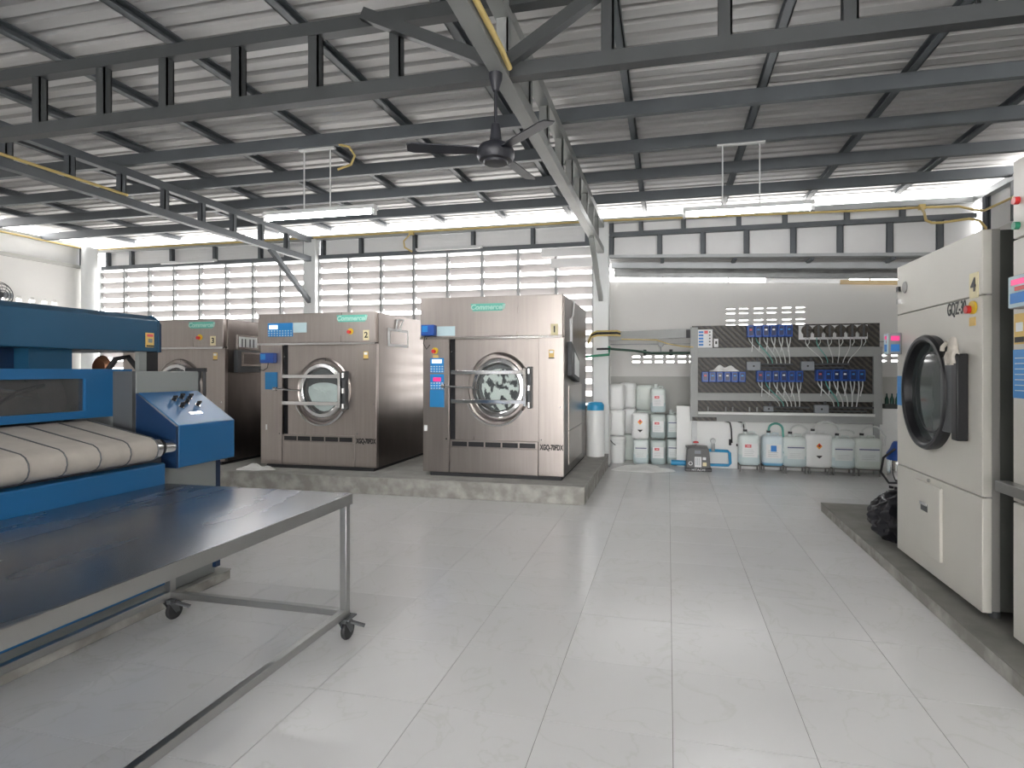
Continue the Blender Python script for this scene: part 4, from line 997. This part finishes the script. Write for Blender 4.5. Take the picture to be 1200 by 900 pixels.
# pumps
def pump(x, z, w_, h_, label, face, tubes, grp):
    p = thing('dosing_pump', label, 'pump', (x, by+.055, z), group=grp)
    Box(x-w_/2+.003, x+w_/2-.003, by-.06, by+.057, z, z+h_).build('housing', pump_blue, p, bev=.008)
    Box(x-w_/2+.03, x+w_/2-.022, by-.066, by-.059, z+.03, z+h_-.025).build('face', pump_face, p)
    Box(x-.018, x+.020, by-.069, by-.065, z+h_*.55, z+h_*.68).build('label', face, p)
    for pts, mm in tubes: M().tube(pts, .009, 6).build('hose', mm, p, smooth=60)
def sag(a, b, out=.05, n=7, bow=.06):
    a = Vector(a); b = Vector(b); r = []
    for i in range(n+1):
        q = i/n; s = q*q*(3-2*q)
        r.append((a.x+(b.x-a.x)*s, a.y-out*math.sin(PI*q), a.z+(b.z-a.z)*q))
    return r
rows = [('upper', 1.279, 1.991, 2.215, .20, (1.62, 1.95, 1.77)), ('lower left', .552, 1.264, 1.467, .175, None),
        ('lower middle', 1.429, 2.151, 1.472, .185, (1.80, 2.10, 1.06)), ('lower right', 2.339, 3.072, 1.49, .185, (2.62, 2.95, 1.08))]
fc = [red_lab, lab_blue, paper, paper, lab_blue, panel_blue]
for nm, x0, x1, z, h_, dst in rows:
    pw = (x1-x0)/6
    for k in range(6):
        x = x0+pw*(k+.5); tb = []
        if dst:
            xe = dst[0]+(dst[1]-dst[0])*k/5
            tb = [(sag((x-.03, by-.01, z), (xe, by-.02, dst[2]), .05), hose_t if k == 1 else hose_m), (sag((x+.03, by-.01, z), (x+.025-.02*k*.3, by-.0, z-.24), .03), hose_m)]
        pump(x, z, pw, h_, ords[k]+' blue dosing pump from the left in the '+nm+' row', fc[k], tb, 'blue dosing pumps')
# six round brown pump heads on a pale plate
t2 = thing('pump_plate', 'pale backing plate under the brown round pump heads', 'plate', (2.62, by+.05, 2.18))
Box(2.10, 3.13, by+.04, by+.058, 2.17, 2.235).box(2.10, 3.13, by+.045, by+.058, 2.235, 2.40).build('plate', paper, t2)
pw = 1.0/6
for k in range(6):
    x = 2.13+pw*(k+.5)
    p = thing('peristaltic_pump', ords[k]+' round brown pump head from the left on the pale plate', 'pump', (x, by+.04, 2.3), group='brown pump heads')
    n = 6
    M().lathe([(.078, .04), (.078, -.03), (.065, -.045), (.03, -.045), (.02, -.03), (0, -.03)], (x, by, 2.32), 20, axis='y').build('housing', brown_m, p, smooth=35)
    M().beam((x, by-.04, 2.20), (x, by-.04, 2.40), .03, .02, (0, 1, 0)).build('cross_bar', grey_dk, p)
    Box(x-.05, x+.05, by-.035, by+.03, 2.205, 2.26).build('bracket', brown_m, p)
    xe = 2.45+.075*k
    M().tube([(x-.02, by-.01, 2.20)]+sag((x-.02, by-.01, 2.12), (xe, by-.01, 1.78), .05), .007, 6).build('hose', hose_t if k == 1 else hose_m, p, smooth=60)
    M().tube([(x+.03, by-.01, 2.21), (x+.035, by-.02, 2.12), (x+.0, by-.02, 2.06)], .007, 6).build('hose', hose_m, p, smooth=60)
rag('rag', (.92, by-.01, 1.644), .22, .045, .11, 'crumpled white rag on top of the lower left pumps', 'rag', seed=12, nu=24, nv=10)
# hanging cables below the board
for k, (x, z1, z0) in enumerate(((1.04, .80, .44), (1.25, .80, .55))):
    single('hanging_cable', M().tube([(x-.10, by+.07, z1), (x-.02, by+.05, z1-.02), (x, by+.03, z1-.12), (x+.01, by+.03, z0)], .012, 6), rubber, (x, by+.03, z0), ['dark cable drooping from the board to the blue pipework', 'dark cable hanging beside the first jerrycan'][k], 'cable')
# trunking arm from the column to the board, with a yellow cable
t = thing('cable_trunking', 'grey cable trunking arm between the column and the pump board', 'trunking', (-.3, 9.95, 2.2))
M().beam((-1.02, 9.98, 2.265), (.37, 9.98, 2.30), .07, .155).build('duct', rack_grey, t, bev=.004)
Box(.30, .37, 9.93, 10.03, 2.22, 2.36).build('end_cap', rubber, t)
t = thing('yellow_cable', 'yellow and black cable coiled round the column end of the trunking', 'cable', (-1.1, 9.73, 2.3))
for k, mm in enumerate((conduit_y, rubber, conduit_y)):
    M().tube([(-1.36, 9.74, 2.12+.02*k), (-1.30, 9.73, 2.24+.03*k), (-1.2, 9.72, 2.27+.035*k), (-.85, 9.72, 2.27+.035*k), (-.80, 9.74, 2.26+.03*k)], .016, 7).build('strand', mm, t, smooth=60)
M().tube([(-.8, 9.94, 2.21), (-.2, 9.93, 2.19), (0, 9.93, 2.12), (.2, 9.93, 2.08), (.42, 9.94, 2.06)], .011, 6).build('loose_end', conduit_y, t, smooth=60)
# green water pipe
t = thing('water_pipe', 'green water pipe with gauge running behind the trunking to the washer', 'pipe', (-.9, 9.7, 2.0))
M().tube([(-1.9, 9.62, 1.90), (-1.4, 9.66, 1.90), (-.99, 9.68, 1.935), (-.985, 9.68, 2.03), (-.985, 9.68, 2.08)], .022, 8).build('riser', green_p, t, smooth=50)
M().tube([(-.985, 9.7, 2.035), (-.6, 10.3, 2.02), (-.3, 10.6, 1.985), (.5, 10.62, 1.985)], .022, 8).build('branch', mat('dark_green_pipe', (.06, .12, .09), .5), t, smooth=50)
M().cyl((-1.2, 9.66, 2.03), (-.97, 9.67, 2.035), .018, 8).build('valve_handle', rubber, t)
M().cyl((-.13, 10.6, 2.0), (-.13, 10.6, 2.12), .012, 8).lathe([(.0, -.02), (.05, -.02), (.055, .02), (0, .02)], (-.13, 10.6, 2.15), 18, axis='y').build('gauge', steel_light, t, smooth=40)
for x in (-.42, .05): M().cyl((x, 10.62, 1.93), (x, 10.62, 2.05), .03, 8).build('clip', grey_dk, t)

# ------------------------------------------------------------ blue pipework and the grey unit on the floor
t = thing('blue_pipework', 'blue plastic pipe loops along the low wall behind the grey unit', 'pipe', (.65, 9.98, .05))
M().tube([(.22, 9.99, .06), (.22, 9.99, .06), (.26, 9.99, .12), (.26, 9.99, .36), (.30, 9.99, .41), (.62, 9.99, .41), (1.18, 9.99, .405)], .022, 8).build('upper_run', blue_pipe, t, smooth=50)
M().tube([(.62, 9.96, .31), (.98, 9.96, .30), (1.01, 9.96, .27), (1.02, 9.96, .10), (.99, 9.96, .065), (.62, 9.96, .06)], .024, 8).build('lower_loop', blue_pipe, t, smooth=50)
M().tube([(.05, 9.97, .08), (.2, 9.97, .075), (.4, 9.97, .07)], .045, 10).build('end_pipe', blue_pipe, t, smooth=50)
M().cyl((1.02, 9.99, .40), (1.02, 9.99, .50), .02, 8).cyl((1.12, 9.99, .405), (1.2, 9.99, .405), .02, 8).build('fitting', rubber, t, smooth=40)
M().lathe([(.0, -.02), (.042, -.02), (.046, .02), (0, .02)], (.74, 9.93, .47), 18, axis='y').cyl((.74, 9.93, .30), (.74, 9.93, .43), .03, 10).build('pressure_gauge', steel_light, t, smooth=40)
M().lathe([(.05, .43), (.05, .445), (.02, .46), (0, .46)], (.46, 9.97, 0), 16).build('red_cap', red_m, t, smooth=40)
ux0, ux1, uy = .285, .685, 9.62
t = thing('pump_unit', 'grey plastic unit with black foot standing before the blue pipes', 'pump', (.485, 9.75, 0))
M().prism([(ux0+.005, .05), (ux1-.005, .05), (ux1-.03, .36), (ux1-.07, .39), (ux0+.06, .39), (ux0+.02, .36)], 'y', uy, 9.88).build('housing', gen_grey, t, bev=.012)
ft = Box(ux0-.01, ux1+.01, uy-.02, 9.89, 0, .055).build('foot', black, t, bev=.008)
text('lettering', 'HITACHI', .055, ((ux0+ux1)/2, uy-.022, .028), FY, paper, ft, 1.0)
Box(ux0+.14, ux0+.24, uy-.004, uy, .29, .345).build('badge', jb_grey, t)
q = Box(ux0+.14, ux0+.25, uy-.004, uy, .07, .24).build('rating_plate', paper, t)
for k in range(3): Box(ux0+.16+.028*k, ux0+.168+.028*k, uy-.006, uy-.003, .10, .22).build('print', jb_grey, q)
Box(ux0+.27, ux0+.32, uy-.004, uy, .19, .235).build('white_sticker', paper, t); Box(ux0+.27, ux0+.33, uy-.004, uy, .09, .15).build('yellow_sticker', tag_cream, t)
M().lathe([(.022, -.012), (.034, -.012), (.034, 0)], (ux0+.075, uy, .13), 16, axis='y').build('plug_ring', paper, t, smooth=40)
Box(ux0+.0, ux0+.35, 9.64, 9.86, .385, .40).build('top_cover', gen_grey, t)

# dark crates on the ledge at the right end of the alcove
t = thing('bottle_crate', 'dark crate holding green bottles on the low wall right of the board', 'crate', (3.55, 10.13, 1.045))
Box(3.40, 3.72, 10.07, 10.19, 1.046, 1.12).build('crate', mat('dark_crate', (.03, .04, .035), .5), t)
for k in range(4): M().lathe([(.0, 1.05), (.028, 1.05), (.028, 1.2), (.011, 1.25), (.011, 1.29), (0, 1.29)], (3.45+.075*k, 10.13, 0), 12).build('bottle', mat('green_bottle', (.02, .07, .05), .15), t, smooth=40)
